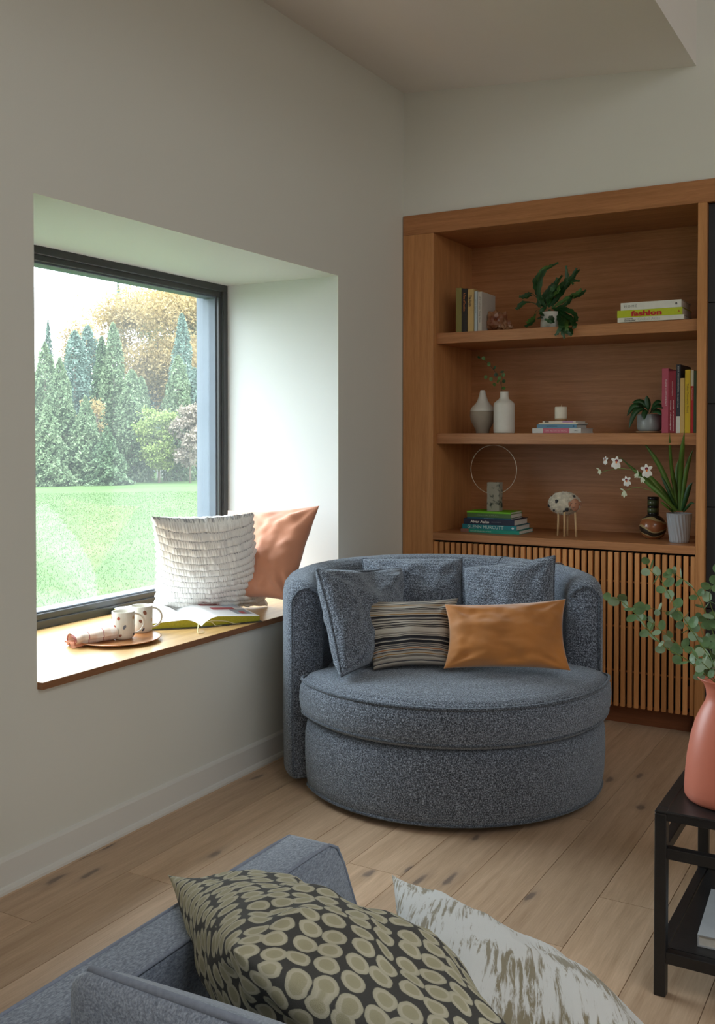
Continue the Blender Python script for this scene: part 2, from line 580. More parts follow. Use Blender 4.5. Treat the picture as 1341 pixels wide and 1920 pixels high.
def mat_lawn():
    m, nt, N, L, b = new_mat('lawn_soil_and_turf')
    tc = N.new('ShaderNodeTexCoord')
    ns = N.new('ShaderNodeTexNoise')
    ns.inputs['Scale'].default_value = 0.55
    ns.inputs['Detail'].default_value = 6
    L.new(tc.outputs['Object'], ns.inputs['Vector'])
    n2 = N.new('ShaderNodeTexNoise')
    n2.inputs['Scale'].default_value = 14
    n2.inputs['Detail'].default_value = 5
    L.new(tc.outputs['Object'], n2.inputs['Vector'])
    mx = N.new('ShaderNodeMix')
    mx.data_type = 'FLOAT'
    mx.inputs['Factor'].default_value = 0.5
    L.new(ns.outputs['Fac'], mx.inputs[2])
    L.new(n2.outputs['Fac'], mx.inputs[3])
    rp = N.new('ShaderNodeValToRGB')
    rp.color_ramp.elements[0].position = 0.36
    rp.color_ramp.elements[0].color = (0.030, 0.062, 0.015, 1)
    rp.color_ramp.elements[1].position = 0.62
    rp.color_ramp.elements[1].color = (0.052, 0.084, 0.028, 1)
    L.new(mx.outputs[0], rp.inputs['Fac'])
    L.new(rp.outputs['Color'], b.inputs['Base Color'])
    b.inputs['Roughness'].default_value = 0.95
    b.inputs['Specular IOR Level'].default_value = 0.1
    return m


def mat_glass():
    m = bpy.data.materials.new('window_glass')
    m.use_nodes = True
    nt = m.node_tree
    N, L = nt.nodes, nt.links
    N.clear()
    out = N.new('ShaderNodeOutputMaterial')
    tr = N.new('ShaderNodeBsdfTransparent')
    tr.inputs[0].default_value = (0.95, 0.97, 0.97, 1)
    gl = N.new('ShaderNodeBsdfGlossy')
    gl.inputs['Roughness'].default_value = 0.01
    lw = N.new('ShaderNodeLayerWeight')
    lw.inputs['Blend'].default_value = 0.5
    pw = N.new('ShaderNodeMath')
    pw.operation = 'POWER'
    pw.inputs[1].default_value = 5
    L.new(lw.outputs['Facing'], pw.inputs[0])
    ma = N.new('ShaderNodeMath')
    ma.operation = 'MULTIPLY_ADD'
    ma.inputs[1].default_value = 0.9
    ma.inputs[2].default_value = 0.04
    L.new(pw.outputs[0], ma.inputs[0])
    mx = N.new('ShaderNodeMixShader')
    L.new(ma.outputs[0], mx.inputs[0])
    L.new(tr.outputs[0], mx.inputs[1])
    L.new(gl.outputs[0], mx.inputs[2])
    # whitish veil mixed into the pane, imitating glare haze over the view
    veil = N.new('ShaderNodeBsdfTranslucent')
    veil.inputs[0].default_value = (0.9, 0.95, 1.0, 1)
    tc = N.new('ShaderNodeTexCoord')
    ns = N.new('ShaderNodeTexNoise')
    ns.inputs['Scale'].default_value = 1.6
    ns.inputs['Detail'].default_value = 3
    L.new(tc.outputs['Object'], ns.inputs['Vector'])
    mr = N.new('ShaderNodeMapRange')
    mr.inputs[1].default_value = 0.3
    mr.inputs[2].default_value = 0.7
    mr.inputs[3].default_value = 0.006
    mr.inputs[4].default_value = 0.028
    L.new(ns.outputs['Fac'], mr.inputs[0])
    m2 = N.new('ShaderNodeMixShader')
    L.new(mr.outputs[0], m2.inputs[0])
    L.new(mx.outputs[0], m2.inputs[1])
    L.new(veil.outputs[0], m2.inputs[2])
    L.new(m2.outputs[0], out.inputs['Surface'])
    return m


def mat_towel():
    m, nt, N, L, b = new_mat('striped_tea_towel')
    tc = N.new('ShaderNodeTexCoord')
    sp = N.new('ShaderNodeSeparateXYZ')
    L.new(tc.outputs['UV'], sp.inputs[0])
    mu = N.new('ShaderNodeMath')
    mu.operation = 'MULTIPLY'
    mu.inputs[1].default_value = 3
    L.new(sp.outputs['X'], mu.inputs[0])
    fr = N.new('ShaderNodeMath')
    fr.operation = 'FRACT'
    L.new(mu.outputs[0], fr.inputs[0])
    rp = N.new('ShaderNodeValToRGB')
    cr = rp.color_ramp
    cr.interpolation = 'CONSTANT'
    cr.elements[0].color = (0.42, 0.12, 0.12, 1)
    cr.elements[1].position = 0.05
    cr.elements[1].color = (0.78, 0.60, 0.50, 1)
    e = cr.elements.new(0.55)
    e.color = (0.80, 0.68, 0.60, 1)
    L.new(fr.outputs[0], rp.inputs['Fac'])
    L.new(rp.outputs['Color'], b.inputs['Base Color'])
    b.inputs['Roughness'].default_value = 0.9
    return m


M['stone'] = mat_stone()
M['crystal'] = mat_crystal()
M['stripes'] = mat_stripes()
M['dots'] = mat_dots()
M['birch'] = mat_barkprint()
M['knit'] = mat_knit(14)
M['bottle'] = mat_bottle()
M['lawn'] = mat_lawn()
M['glass'] = mat_glass()
M['towel'] = mat_towel()
M['towel_in'] = plain('towel_terracotta_underside', (0.60, 0.26, 0.15), 0.9, 0.1, 60)
M['grass'] = mat_foliage('grass_blades', (0.032, 0.066, 0.016), (0.056, 0.092, 0.030), 0.5)
_mc = {}


def flat(c, rough=0.55):
    k = tuple(c) + (rough,)
    if k not in _mc:
        _mc[k] = plain('print_%02d' % len(_mc), c, rough, 0.04, 40)
    return _mc[k]


# ------------------------------------------------------------------ object helpers
COL = scene.collection


def tag(o, label=None, cat=None, group=None, kind=None):
    if label: o['label'] = label
    if cat: o['category'] = cat
    if group: o['group'] = group
    if kind: o['kind'] = kind
    return o


def thing(name, loc, label, cat, group=None):
    o = bpy.data.objects.new(name, None)
    COL.objects.link(o)
    o.location = loc
    o.empty_display_size = 0.05
    return tag(o, label, cat, group)


def wloc(o):
    v = Vector((0, 0, 0))
    while o is not None:
        v += o.location
        o = o.parent
    return v


def mk(name, verts, faces, mat, parent=None, smooth=False, uvs=None, mats=None, fm=None):
    """link a mesh whose vertices are given in world coordinates; parented objects keep their world place"""
    off = wloc(parent) if parent is not None else Vector((0, 0, 0))
    verts = [(v[0] - off.x, v[1] - off.y, v[2] - off.z) for v in verts]
    me = bpy.data.meshes.new(name)
    me.from_pydata(verts, [], faces)
    if mats:
        for q in mats: me.materials.append(q)
    else:
        me.materials.append(mat)
    if fm: me.polygons.foreach_set('material_index', fm)
    if smooth: me.polygons.foreach_set('use_smooth', [True] * len(me.polygons))
    if uvs:
        ul = me.uv_layers.new(name='UVMap')
        for p in me.polygons:
            for li in p.loop_indices:
                ul.data[li].uv = uvs[me.loops[li].vertex_index]
    me.update()
    o = bpy.data.objects.new(name, me)
    COL.objects.link(o)
    if parent is not None: o.parent = parent
    return o


def mkbm(name, bm, mat, parent=None, smooth=False):
    bmesh.ops.recalc_face_normals(bm, faces=bm.faces)
    bm.verts.index_update()
    v = [tuple(x.co) for x in bm.verts]
    f = [[q.index for q in x.verts] for x in bm.faces]
    bm.free()
    return mk(name, v, f, mat, parent, smooth)


def bmbox(bm, x0, x1, y0, y1, z0, z1, bev=0.0, seg=2):
    r = bmesh.ops.create_cube(bm, size=1)
    vs = r['verts']
    for v in vs:
        v.co = Vector(((x0 + x1) / 2 + v.co.x * (x1 - x0), (y0 + y1) / 2 + v.co.y * (y1 - y0), (z0 + z1) / 2 + v.co.z * (z1 - z0)))
    if bev:
        es = list({e for v in vs for e in v.link_edges})
        bmesh.ops.bevel(bm, geom=es, offset=bev, segments=seg, affect='EDGES', profile=0.5)
    return vs


def box(name, x0, x1, y0, y1, z0, z1, mat, parent=None, bev=0.0, seg=2, smooth=False):
    bm = bmesh.new()
    bmbox(bm, x0, x1, y0, y1, z0, z1, bev, seg)
    return mkbm(name, bm, mat, parent, smooth)


def lathe(name, prof, c, mat, parent=None, n=40, smooth=True, twist=None, cap=True):
    """prof: list of (r, z) from bottom to top, c: centre (x, y, z0)"""
    vs, fs = [], []
    for k, (r, z) in enumerate(prof):
        for i in range(n):
            a = 2 * math.pi * i / n
            rr = r
            if twist: rr = twist(r, z, a)
            vs.append((c[0] + rr * math.cos(a), c[1] + rr * math.sin(a), c[2] + z))
    for k in range(len(prof) - 1):
        for i in range(n):
            j = (i + 1) % n
            fs.append((k * n + i, k * n + j, (k + 1) * n + j, (k + 1) * n + i))
    if cap:
        fs.append(tuple(reversed(range(n))))
        fs.append(tuple((len(prof) - 1) * n + i for i in range(n)))
    return mk(name, vs, fs, mat, parent, smooth)


def tube(name, pts, r, mat, parent=None, n=8, closed=False, smooth=True, taper=None):
    pts = [Vector(p) for p in pts]
    m = len(pts)
    vs, fs = [], []
    prev = None
    for i, p in enumerate(pts):
        if closed:
            t = (pts[(i + 1) % m] - pts[i - 1])
        else:
            t = pts[min(i + 1, m - 1)] - pts[max(i - 1, 0)]
        if t.length < 1e-9: t = Vector((0, 0, 1))
        t.normalize()
        if prev is None:
            a = Vector((0, 0, 1)) if abs(t.z) < 0.9 else Vector((1, 0, 0))
            u = t.cross(a).normalized()
        else:
            u = (prev - t * prev.dot(t))
            u = u.normalized() if u.length > 1e-6 else t.orthogonal().normalized()
        prev = u
        w = t.cross(u)
        rr = r if taper is None else r * taper(i / (m - 1))
        for k in range(n):
            a = 2 * math.pi * k / n
            vs.append(p + (u * math.cos(a) + w * math.sin(a)) * rr)
    for i in range(m if closed else m - 1):
        i2 = (i + 1) % m
        for k in range(n):
            k2 = (k + 1) % n
            fs.append((i * n + k, i * n + k2, i2 * n + k2, i2 * n + k))
    if not closed:
        fs.append(tuple(reversed(range(n))))
        fs.append(tuple((m - 1) * n + k for k in range(n)))
    return mk(name, vs, fs, mat, parent, smooth)


def spline(pts, n):
    """catmull-rom resample"""
    P = [Vector(p) for p in pts]
    P = [P[0] * 2 - P[1]] + P + [P[-1] * 2 - P[-2]]
    out = []
    segs = len(P) - 3
    for i in range(n + 1):
        t = i / n * segs
        k = min(int(t), segs - 1)
        t -= k
        a, b, c, d = P[k:k + 4]
        out.append(0.5 * ((2 * b) + (c - a) * t + (2 * a - 5 * b + 4 * c - d) * t * t + (3 * b - a - 3 * c + d) * t ** 3))
    return out


def pillow(name, BL, BR, TR, TL, T, mat, label, cat='cushion', group=None, n=44, pinch=0.07, wr=0.006, seed=0, p=0.42, rib=None, welt=None, sag=0.0, base=None, flatback=1.0, parent=None, partname='cover', dent=None, arc=False):
    BL, BR, TR, TL = map(Vector, (BL, BR, TR, TL))
    nrm = ((BR - BL) + (TR - TL)).cross((TL - BL) + (TR - BR)).normalized()

    def pt(su, sv):
        u = (su + 1) / 2
        v = (sv + 1) / 2
        return (BL * (1 - u) + BR * u) * (1 - v) + (TL * (1 - u) + TR * u) * v
    ctr = pt(0, 0)
    vs, uv, idx = [], [], {}
    # finer near the border
    def par(i):
        s = -1 + 2 * i / n
        return math.copysign(1 - (1 - abs(s)) ** 1.35, s) if rib is None else s
    for side in (1, -1):
        for j in range(n + 1):
            for i in range(n + 1):
                border = i in (0, n) or j in (0, n)
                if side == -1 and border:
                    idx[(side, i, j)] = idx[(1, i, j)]
                    continue
                su, sv = par(i), par(j)
                a = su * (1 - pinch * (1 - sv * sv) ** 1.0)
                c = sv * (1 - pinch * (1 - su * su) ** 1.0)
                q = pt(a, c)
                h = max(0, (1 - su * su)) * max(0, (1 - sv * sv))
                t = T / 2 * (h ** p)
                if sag: t *= 1 + sag * (-sv)
                if side == -1: t *= flatback
                w = 0
                if wr and not border:
                    nz = noise.noise(Vector((su * 2.2 + seed * 3.1, sv * 2.2, side * 4.0 + seed)))
                    nz2 = noise.noise(Vector((su * 5.5 + seed, sv * 5.5 + 9, side * 3.0)))
                    env = min(1, h * 4)
                    w = wr * (nz * 1.6 + nz2 * 0.7) * env
                    # radiating folds from the corners
                    for (cx, cy) in ((-1, -1), (1, -1), (1, 1), (-1, 1)):
                        dx, dy = su - cx, sv - cy
                        d = math.hypot(dx, dy)
                        ang = math.atan2(abs(dy), abs(dx) + 1e-6)
                        w += wr * 0.8 * math.sin(ang * 9 + seed + cx) * math.exp(-((d - 0.35) / 0.25) ** 2) * env
                    if dent and side == dent[3]:
                        d2 = ((su - dent[0]) ** 2 + (sv - dent[1]) ** 2) / dent[2] ** 2
                        w -= dent[4] * math.exp(-d2)
                if rib:
                    rows, cols, amp = rib
                    vv = (sv + 1) / 2 * rows
                    r0 = math.floor(vv)
                    wob = 1 + 0.25 * noise.noise(Vector((su * 3, r0 * 1.7, side * 5)))
                    bul = max(0.0, math.sin(math.pi * (vv - r0))) ** 0.6
                    cc = (su + 1) / 2 * cols * wob + r0 * 0.37
                    lob = 0.74 + 0.26 * abs(math.sin(math.pi * cc))
                    lob *= 0.8 + 0.5 * noise.noise(Vector((su * cols * 0.25, r0 * 3.3, side)))
                    w += amp * bul * lob
                    if border:
                        q = q + (q - ctr).normalized() * amp * 0.9 * (bul if i in (0, n) else lob)
                        w = 0
                q = q + nrm * (side * (t + w))
                idx[(side, i, j)] = len(vs)
                vs.append(q)
                uv.append(((su + 1) / 2, (sv + 1) / 2))
    if arc:
        # lay the print out by true distance over the surface so that it is not stretched
        uv = [None] * len(vs)
        h2 = n // 2
        for side in (-1, 1):
            for j in range(n + 1):
                acc = 0.0
                us = {h2: 0.0}
                for i in range(h2, n):
                    acc += (vs[idx[(side, i + 1, j)]] - vs[idx[(side, i, j)]]).length
                    us[i + 1] = acc
                acc = 0.0
                for i in range(h2, 0, -1):
                    acc -= (vs[idx[(side, i - 1, j)]] - vs[idx[(side, i, j)]]).length
                    us[i - 1] = acc
                for i in range(n + 1):
                    uv[idx[(side, i, j)]] = [us[i] / 0.5 + 0.5, 0]
            for i in range(n + 1):
                acc = 0.0
                ws = {h2: 0.0}
                for j in range(h2, n):
                    acc += (vs[idx[(side, i, j + 1)]] - vs[idx[(side, i, j)]]).length
                    ws[j + 1] = acc
                acc = 0.0
                for j in range(h2, 0, -1):
                    acc -= (vs[idx[(side, i, j - 1)]] - vs[idx[(side, i, j)]]).length
                    ws[j - 1] = acc
                for j in range(n + 1):
                    uv[idx[(side, i, j)]][1] = ws[j] / 0.5 + 0.5
    fs = []
    for side in (1, -1):
        for j in range(n):
            for i in range(n):
                f = [idx[(side, i, j)], idx[(side, i + 1, j)], idx[(side, i + 1, j + 1)], idx[(side, i, j + 1)]]
                fs.append(f if side == 1 else f[::-1])
    if parent is None:
        zmin = min(v.z for v in vs)
        th = thing(name, (ctr.x, ctr.y, zmin if base is None else base), label, cat, group)
    else:
        th = parent
    o = mk(partname, vs, fs, mat, th, True, uv)
    if welt:
        loop = [vs[idx[(1, i, 0)]] for i in range(0, n)] + [vs[idx[(1, n, j)]] for j in range(0, n)] + [vs[idx[(1, i, n)]] for i in range(n, 0, -1)] + [vs[idx[(1, 0, j)]] for j in range(n, 0, -1)]
        tube('piping', loop, welt[0], welt[1], th, 6, True)
    return th


def text(name, body, size, loc, mat, parent, rot=(math.pi / 2, 0, 0), width=None, height=None, bold=0.0, align='LEFT', shear=0.0):
    cu = bpy.data.curves.new(name, 'FONT')
    cu.body = body
    cu.size = size
    cu.offset = bold * size
    cu.extrude = 0.0002
    cu.align_x = align
    cu.align_y = 'CENTER'
    cu.shear = shear
    cu.resolution_u = 3
    tmp = bpy.data.objects.new(name, cu)
    COL.objects.link(tmp)
    dg = bpy.context.evaluated_depsgraph_get()
    me = bpy.data.meshes.new_from_object(tmp.evaluated_get(dg))
    bpy.data.objects.remove(tmp)
    me.name = name
    if len(me.vertices):
        xs = [v.co.x for v in me.vertices]
        ys = [v.co.y for v in me.vertices]
        w = max(xs) - min(xs)
        h = max(ys) - min(ys)
        sx = width / w if width else 1
        sy = height / h if height else (sx if width else 1)
        cx, cy = min(xs), (min(ys) + max(ys)) / 2
        for v in me.vertices:
            v.co.x = (v.co.x - cx) * sx
            v.co.y = (v.co.y - cy) * sy
    me.materials.clear()
    me.materials.append(mat)
    o = bpy.data.objects.new(name, me)
    COL.objects.link(o)
    o.parent = parent
    off = wloc(parent)
    o.location = (loc[0] - off.x, loc[1] - off.y, loc[2] - off.z)
    o.rotation_euler = rot
    return o


# ------------------------------------------------------------------ room shell
WY0, WY1, WZ0, WZ1 = -2.2546, -0.5953, 0.529, 1.9301       # seat window opening in the left wall
HL = 2.881                                                # ceiling height at the left wall
KS = 0.088                                                # fall of the low ceiling to the right
XB = 1.345                                                # where the ceiling steps up
ZB = HL - KS * XB
ZT = 3.55
XR, YR = 6.9, -7.9
RW = -0.66                                                # depth of the window recess


def bmq(bm, pts):
    bm.faces.new([bm.verts.new(p) for p in pts])


# left wall, with the opening
bm = bmesh.new()
for (y0, y1, z0, z1) in ((YR, WY0 - .0301, 0, ZT), (WY1 + .0301, 0.0135, 0, ZT), (WY0 - .0301, WY1 + .0301, 0, WZ0), (WY0 - .0301, WY1 + .0301, WZ1 + .0301, ZT)):
    bmbox(bm, -0.30, -0.004, y0, y1, z0, z1)
for (y0, y1, z0, z1) in ((YR, WY0, 0, ZT), (WY1, 0.0135, 0, ZT), (WY0, WY1, 0, WZ0), (WY0, WY1, WZ1, ZT)):
    bmbox(bm, -0.004, 0, y0, y1, z0, z1)
tag(mkbm('wall_left', bm, M['wall']), kind='structure')
# window recess lining: head, far cheek, near cheek
bm = bmesh.new()
bmbox(bm, RW - 0.02, -0.004, WY0, WY1, WZ1, WZ1 + 0.03)
bmbox(bm, RW - 0.02, -0.004, WY1, WY1 + 0.03, WZ0, WZ1 + 0.03)
bmbox(bm, RW - 0.02, -0.004, WY0 - 0.03, WY0, WZ0, WZ1 + 0.03)
tag(mkbm('trim_1', bm, M['reveal']), 'white painted lining of the deep window recess', kind='structure')
# back wall
bm = bmesh.new()
bmbox(bm, -0.3, XR, 0.0135 + 0.62, 0.75, 0, ZT)
bmbox(bm, -0.3, XR, 0.0135, 0.63, 2.285, ZT)
tag(mkbm('wall_back', bm, M['wall']), kind='structure')
# ceiling: a low slope falling to the right, then a step up to the flat part
bm = bmesh.new()
bmq(bm, [(-0.3, YR, HL + 0.3 * KS), (-0.3, 0.0135, HL + 0.3 * KS), (XB, 0.0135, ZB), (XB, YR, ZB)])
bmq(bm, [(-0.3, YR, HL + 0.12), (XB, YR, ZT + 0.1), (XB, 0.0135, ZT + 0.1), (-0.3, 0.0135, HL + 0.12)])
bmq(bm, [(XB, YR, ZB), (XB, 0.0135, ZB), (XB, 0.0135, ZT), (XB, YR, ZT)])
bmq(bm, [(XB, YR, ZT), (XB, 0.0135, ZT), (XR, 0.0135, ZT), (XR, YR, ZT)])
tag(mkbm('ceiling', bm, M['ceiling']), kind='structure')
# right and rear walls
bm = bmesh.new()
for (y0, y1, z0, z1) in ((YR, 0.75, 0, ZT),):
    bmbox(bm, XR, XR + 0.15, y0, y1, z0, z1)
tag(mkbm('wall_right', bm, M['wall']), kind='structure')
bm = bmesh.new()
for (x0, x1, z0, z1) in ((-0.3, XR + .15, 0, ZT),):
    bmbox(bm, x0, x1, YR - 0.15, YR, z0, z1)
tag(mkbm('wall_rear', bm, M['wall']), kind='structure')

# floor boards, each one a part
floor = mk('floor', [(-0.3, YR, -0.012), (XR, YR, -0.012), (XR, 0.66, -0.012), (-0.3, 0.66, -0.012)], [(0, 1, 2, 3)], M['plinth'])
tag(floor, kind='structure')
PW = 0.174
ends = {0: [-2.461], 1: [-2.117], 2: [-0.9, -3.1], 3: [-2.9], 4: [-1.75, -3.6], 5: [-0.35, -2.6], 6: [-1.088, -3.2], 7: [-1.9], 8: [-1.596, -3.5], 9: [-2.5], 10: [-1.2, -3.0]}
for k in range(-1, 22):
    x0 = 0.033 + PW * k
    x1 = x0 + PW
    if k == -1: x0 = -0.05
    cuts = ends.get(k, [RNG.uniform(-2.6, -0.8)])
    cuts = [0.62] + sorted(cuts, reverse=True)
    while cuts[-1] > -6.3: cuts.append(cuts[-1] - RNG.uniform(1.6, 2.1))
    for a, b_ in zip(cuts[:-1], cuts[1:]):
        g = 0.0004
        mk('plank', [(x0 + g, b_ + g, -0.004), (x1 - g, b_ + g, -0.004), (x1 - g, a - g, -0.004), (x0 + g, a - g, -0.004),
                     (x0 + g + .0006, b_ + g + .0006, 0), (x1 - g - .0006, b_ + g + .0006, 0), (x1 - g - .0006, a - g - .0006, 0), (x0 + g + .0006, a - g - .0006, 0)],
           [(4, 5, 6, 7), (0, 1, 5, 4), (1, 2, 6, 5), (2, 3, 7, 6), (3, 0, 4, 7)], M['floor'], floor)
for k in range(22, 40):
    x0 = 0.033 + PW * k
    for a, b_ in ((0.62, -1.6 - 0.13 * (k % 5)), (-1.6 - 0.13 * (k % 5), -3.9), (-3.9, -6.2), (-6.2, YR)):
        mk('plank', [(x0 + .001, b_ + .001, 0), (x0 + PW - .001, b_ + .001, 0), (x0 + PW - .001, a - .001, 0), (x0 + .001, a - .001, 0)], [(0, 1, 2, 3)], M['floor'], floor)

# baseboard: board with a bevelled top and a rounded shoe
prof = [(0.0, 0.0), (0.022, 0.0), (0.022, 0.008), (0.018, 0.016), (0.012, 0.019), (0.012, 0.086), (0.009, 0.0925), (0.0, 0.096)]
vs = [(x, y, z) for y in (YR, -0.001) for x, z in prof]
n = len(prof)
fs = [(i, (i + 1) % n, n + (i + 1) % n, n + i) for i in range(n)]
fs += [tuple(range(n))[::-1], tuple(range(n, 2 * n))]
tag(mk('baseboard_left', vs, fs, M['base']), kind='structure')

# ------------------------------------------------------------------ window
FY0, FY1 = WY0, WY1
win = tag(box('window_1', -0.655, -0.59, WY1 - 0.036, WY1, 0.55, WZ1, M['frame']), 'dark graphite window frame set deep in the wall', kind='structure')


def rails(name, x0, x1, w, inset, mat, bev=0.002):
    y0, y1, z0, z1 = FY0 + inset, FY1 - inset, 0.55 + inset, WZ1 - inset
    box(name, x0, x1, y0, y1, z1 - w, z1, mat, win, bev, 1)
    box(name, x0, x1, y0, y1, z0, z0 + w, mat, win, bev, 1)
    box(name, x0, x1, y1 - w, y1, z0 + w, z1 - w, mat, win, bev, 1)
    box(name, x0, x1, y0, y0 + w, z0 + w, z1 - w, mat, win, bev, 1)


rails('frame_rail', -0.66, -0.586, 0.030, 0.0, M['frame'])
rails('sash_rail', -0.675, -0.597, 0.024, 0.028, M['frame'])
rails('glazing_bead', -0.685, -0.612, 0.009, 0.050, M['jamb'])
box('pane', -0.652, -0.646, FY0 + 0.057, FY1 - 0.057, 0.55 + 0.057, WZ1 - 0.057, M['glass'], win)
# outside reveal of the thick wall, clad in blue grey
bm = bmesh.new()
bmbox(bm, -0.735, -0.665, WY1 - 0.040, WY1 + 0.10, 0.40, WZ1 + 0.1)
bmbox(bm, -0.735, -0.665, WY0 - 0.10, WY0 + 0.040, 0.40, WZ1 + 0.1)
bmbox(bm, -0.735, -0.665, WY0 - 0.1, WY1 + 0.1, WZ1 - 0.02, WZ1 + 0.1)
tag(mkbm('trim_2', bm, M['jamb']), 'blue grey cladding around the outside of the window', kind='structure')
box('outer_sill', -0.76, -0.668, WY0, WY1, 0.50, 0.575, M['frame'], win)
# outer leaf of the house wall
bm = bmesh.new()
for (y0, y1, z0, z1) in ((YR, WY0 - .1, -.6, ZT), (WY1 + .1, 0.75, -.6, ZT), (WY0 - .1, WY1 + .1, -.6, 0.40), (WY0 - .1, WY1 + .1, WZ1 + .1, ZT)):
    bmbox(bm, -0.73, -0.30, y0, y1, z0, z1)
tag(mkbm('wall_outer', bm, M['jamb']), kind='structure')

# oak window seat
seat = thing('window_seat', (-0.28, -1.42, WZ0), 'honey oak board forming the window seat in the recess', 'window seat')
box('seat_board', -0.588, 0.0195, WY0 + 0.002, WY1 - 0.002, 0.5295, 0.5505, M['sillwood'], seat, 0.0012, 1)
box('front_edging', 0.0195, 0.0205, WY0 + 0.002, WY1 - 0.002, 0.5297, 0.5500, M['silledge'], seat)
box('end_edging', 0.0003, 0.0205, WY0 + 0.0012, WY0 + 0.002, 0.5297, 0.5500, M['silledge'], seat)

# ------------------------------------------------------------------ built-in oak cabinet
XO, XS1, XS2 = 0.1635, 1.3595, 1.3953
CB = 0.455
cab = thing('bookcase', (0.78, 0.2, 0), 'built-in honey oak bookcase with two thick shelves over slatted doors', 'bookcase')
box('side_stile', 0.004, XO, 0, 0.03, 0, 2.2001, M['oakv'], cab, 0.001, 1)
box('right_stile', XS1, XS2, 0, 0.5, 0, 2.2001, M['oakv'], cab, 0.001, 1)
box('top_rail', 0.004, 3.4, 0, 0.03, 2.2005, 2.2933, M['oak'], cab, 0.001, 1)
box('side_panel', XO - 0.02, XO, 0.0305, CB + .02, 0.76, 2.2201, M['oakv'], cab)
box('top_panel', XO, XS1, 0.0305, CB + .02, 2.2001, 2.2201, M['oak'], cab)
box('back_panel', XO, XS1, CB, CB + .02, 0.76, 2.2001, M['oak'], cab)
box('shelf', XO + 0.0005, XS1 - .0005, 0.04, CB, 1.6836, 1.7336, M['oak'], cab, 0.001, 1)
box('shelf', XO + 0.0005, XS1 - .0005, 0.04, CB, 1.2106, 1.2599, M['oak'], cab, 0.001, 1)
box('counter', XO + 0.0005, XS1 - .0005, 0, CB, 0.758, 0.7925, M['oak'], cab, 0.001, 1)
box('toe_kick', XO, XS1, 0.07, 0.085, 0.0005, 0.09, M['kick'], cab)
box('dark_cavity_sheet', XO, XS1, 0.062, 0.075, 0.0856, 0.757, M['gap_dark'], cab)  # solid black sheet behind the slats, standing in for the shaded cavity
XM = (XO + XS1) / 2
for (a, b_) in ((XO + 0.002, XM - 0.0015), (XM + 0.0015, XS1 - 0.002)):
    door = mk('door', [(a, 0.034, 0.700), (b_, 0.034, 0.700), (b_, 0.034, 0.740), (a, 0.034, 0.740), (a, 0.05, 0.700), (b_, 0.05, 0.700), (b_, 0.05, 0.740), (a, 0.05, 0.740)],
              [(0, 1, 2, 3), (5, 4, 7, 6), (3, 2, 6, 7), (1, 0, 4, 5), (0, 3, 7, 4), (2, 1, 5, 6)], M['gap_dark'], cab)
    ns_ = 20
    pitch = (b_ - a - 0.0182) / ns_
    first = None
    for i in range(ns_ + 1):
        x = a + i * pitch
        if first is None:
            first = box('slat', x, x + 0.0182, 0.008, 0.030, 0.0856, 0.7485, M['slat'], door, 0.0012, 1)
            first_x = x
        else:
            c = first.copy()
            COL.objects.link(c)
            c.location = (first.location.x + (x - first_x), first.location.y, first.location.z)
    for z in (0.621, 0.427, 0.235):
        tube('rod', [(a, 0.031, z), (b_, 0.031, z)], 0.0042, M['oak'], door, 8)
    box('end_block', a + .001, a + .03, 0.031, 0.05, 0.60, 0.705, M['kick'], door)
    box('end_block', b_ - .03, b_ - .001, 0.031, 0.05, 0.11, 0.20, M['kick'], door)
    box('end_block', b_ - .03, b_ - .001, 0.031, 0.05, 0.60, 0.705, M['kick'], door)

# charcoal fireplace surround beside the bookcase
fp = tag(box('fireplace_surround', XS2 + 0.001, 3.4, 0.045, 0.60, 0, 2.2, M['gap_dark']), 'charcoal panelled fireplace surround right of the bookcase', 'fireplace')
for z0, z1 in ((0.0, 0.535), (0.535, 0.955), (0.955, 1.38), (1.38, 1.795), (1.795, 2.2)):
    for x0, x1 in ((XS2 + 0.001, 2.2), (2.2, 3.4)):
        box('panel', x0 + (0 if x0 < 2 else 0.002), x1, 0.03, 0.045, z0 + 0.0018, z1 - 0.0018, M['slate'], fp, 0.001, 1)

# ------------------------------------------------------------------ swivel chair
BC = Vector((0.68, -0.93, 0))
SC = Vector((0.625, -0.895, 0))
chair = thing('swivel_chair', (0.66, -0.91, 0), 'wide round blue-grey tweed swivel chair with wraparound back', 'armchair')
TH0, TH1 = math.radians(-131), math.radians(16)            # outer ends of the two arms (open side between them)


def radlimit(c, ang, rf, rb):
    """front radius rf, back radius rb behind the arm ends"""
    f = math.radians(-58)
    d = abs((ang - f + math.pi) % (2 * math.pi) - math.pi)
    t = min(1, max(0, (d - math.radians(74)) / math.radians(14)))
    t = t * t * (3 - 2 * t)
    return rf * (1 - t) + rb * t


def drum(name, prof, mat, rb, parent, nseg=120, center=BC, uvscale=1):
    vs, fs = [], []
    for (dr, z) in prof:
        for i in range(nseg):
            a = 2 * math.pi * i / nseg
            r = radlimit(center, a, dr, dr - rb)
            vs.append((center.x + r * math.cos(a), center.y + r * math.sin(a), z))
    for k in range(len(prof) - 1):
        for i in range(nseg):
            j = (i + 1) % nseg
            fs.append((k * nseg + i, k * nseg + j, (k + 1) * nseg + j, (k + 1) * nseg + i))
    fs.append(tuple(reversed(range(nseg))))
    fs.append(tuple((len(prof) - 1) * nseg + i for i in range(nseg)))
    return mk(name, vs, fs, mat, parent, True)


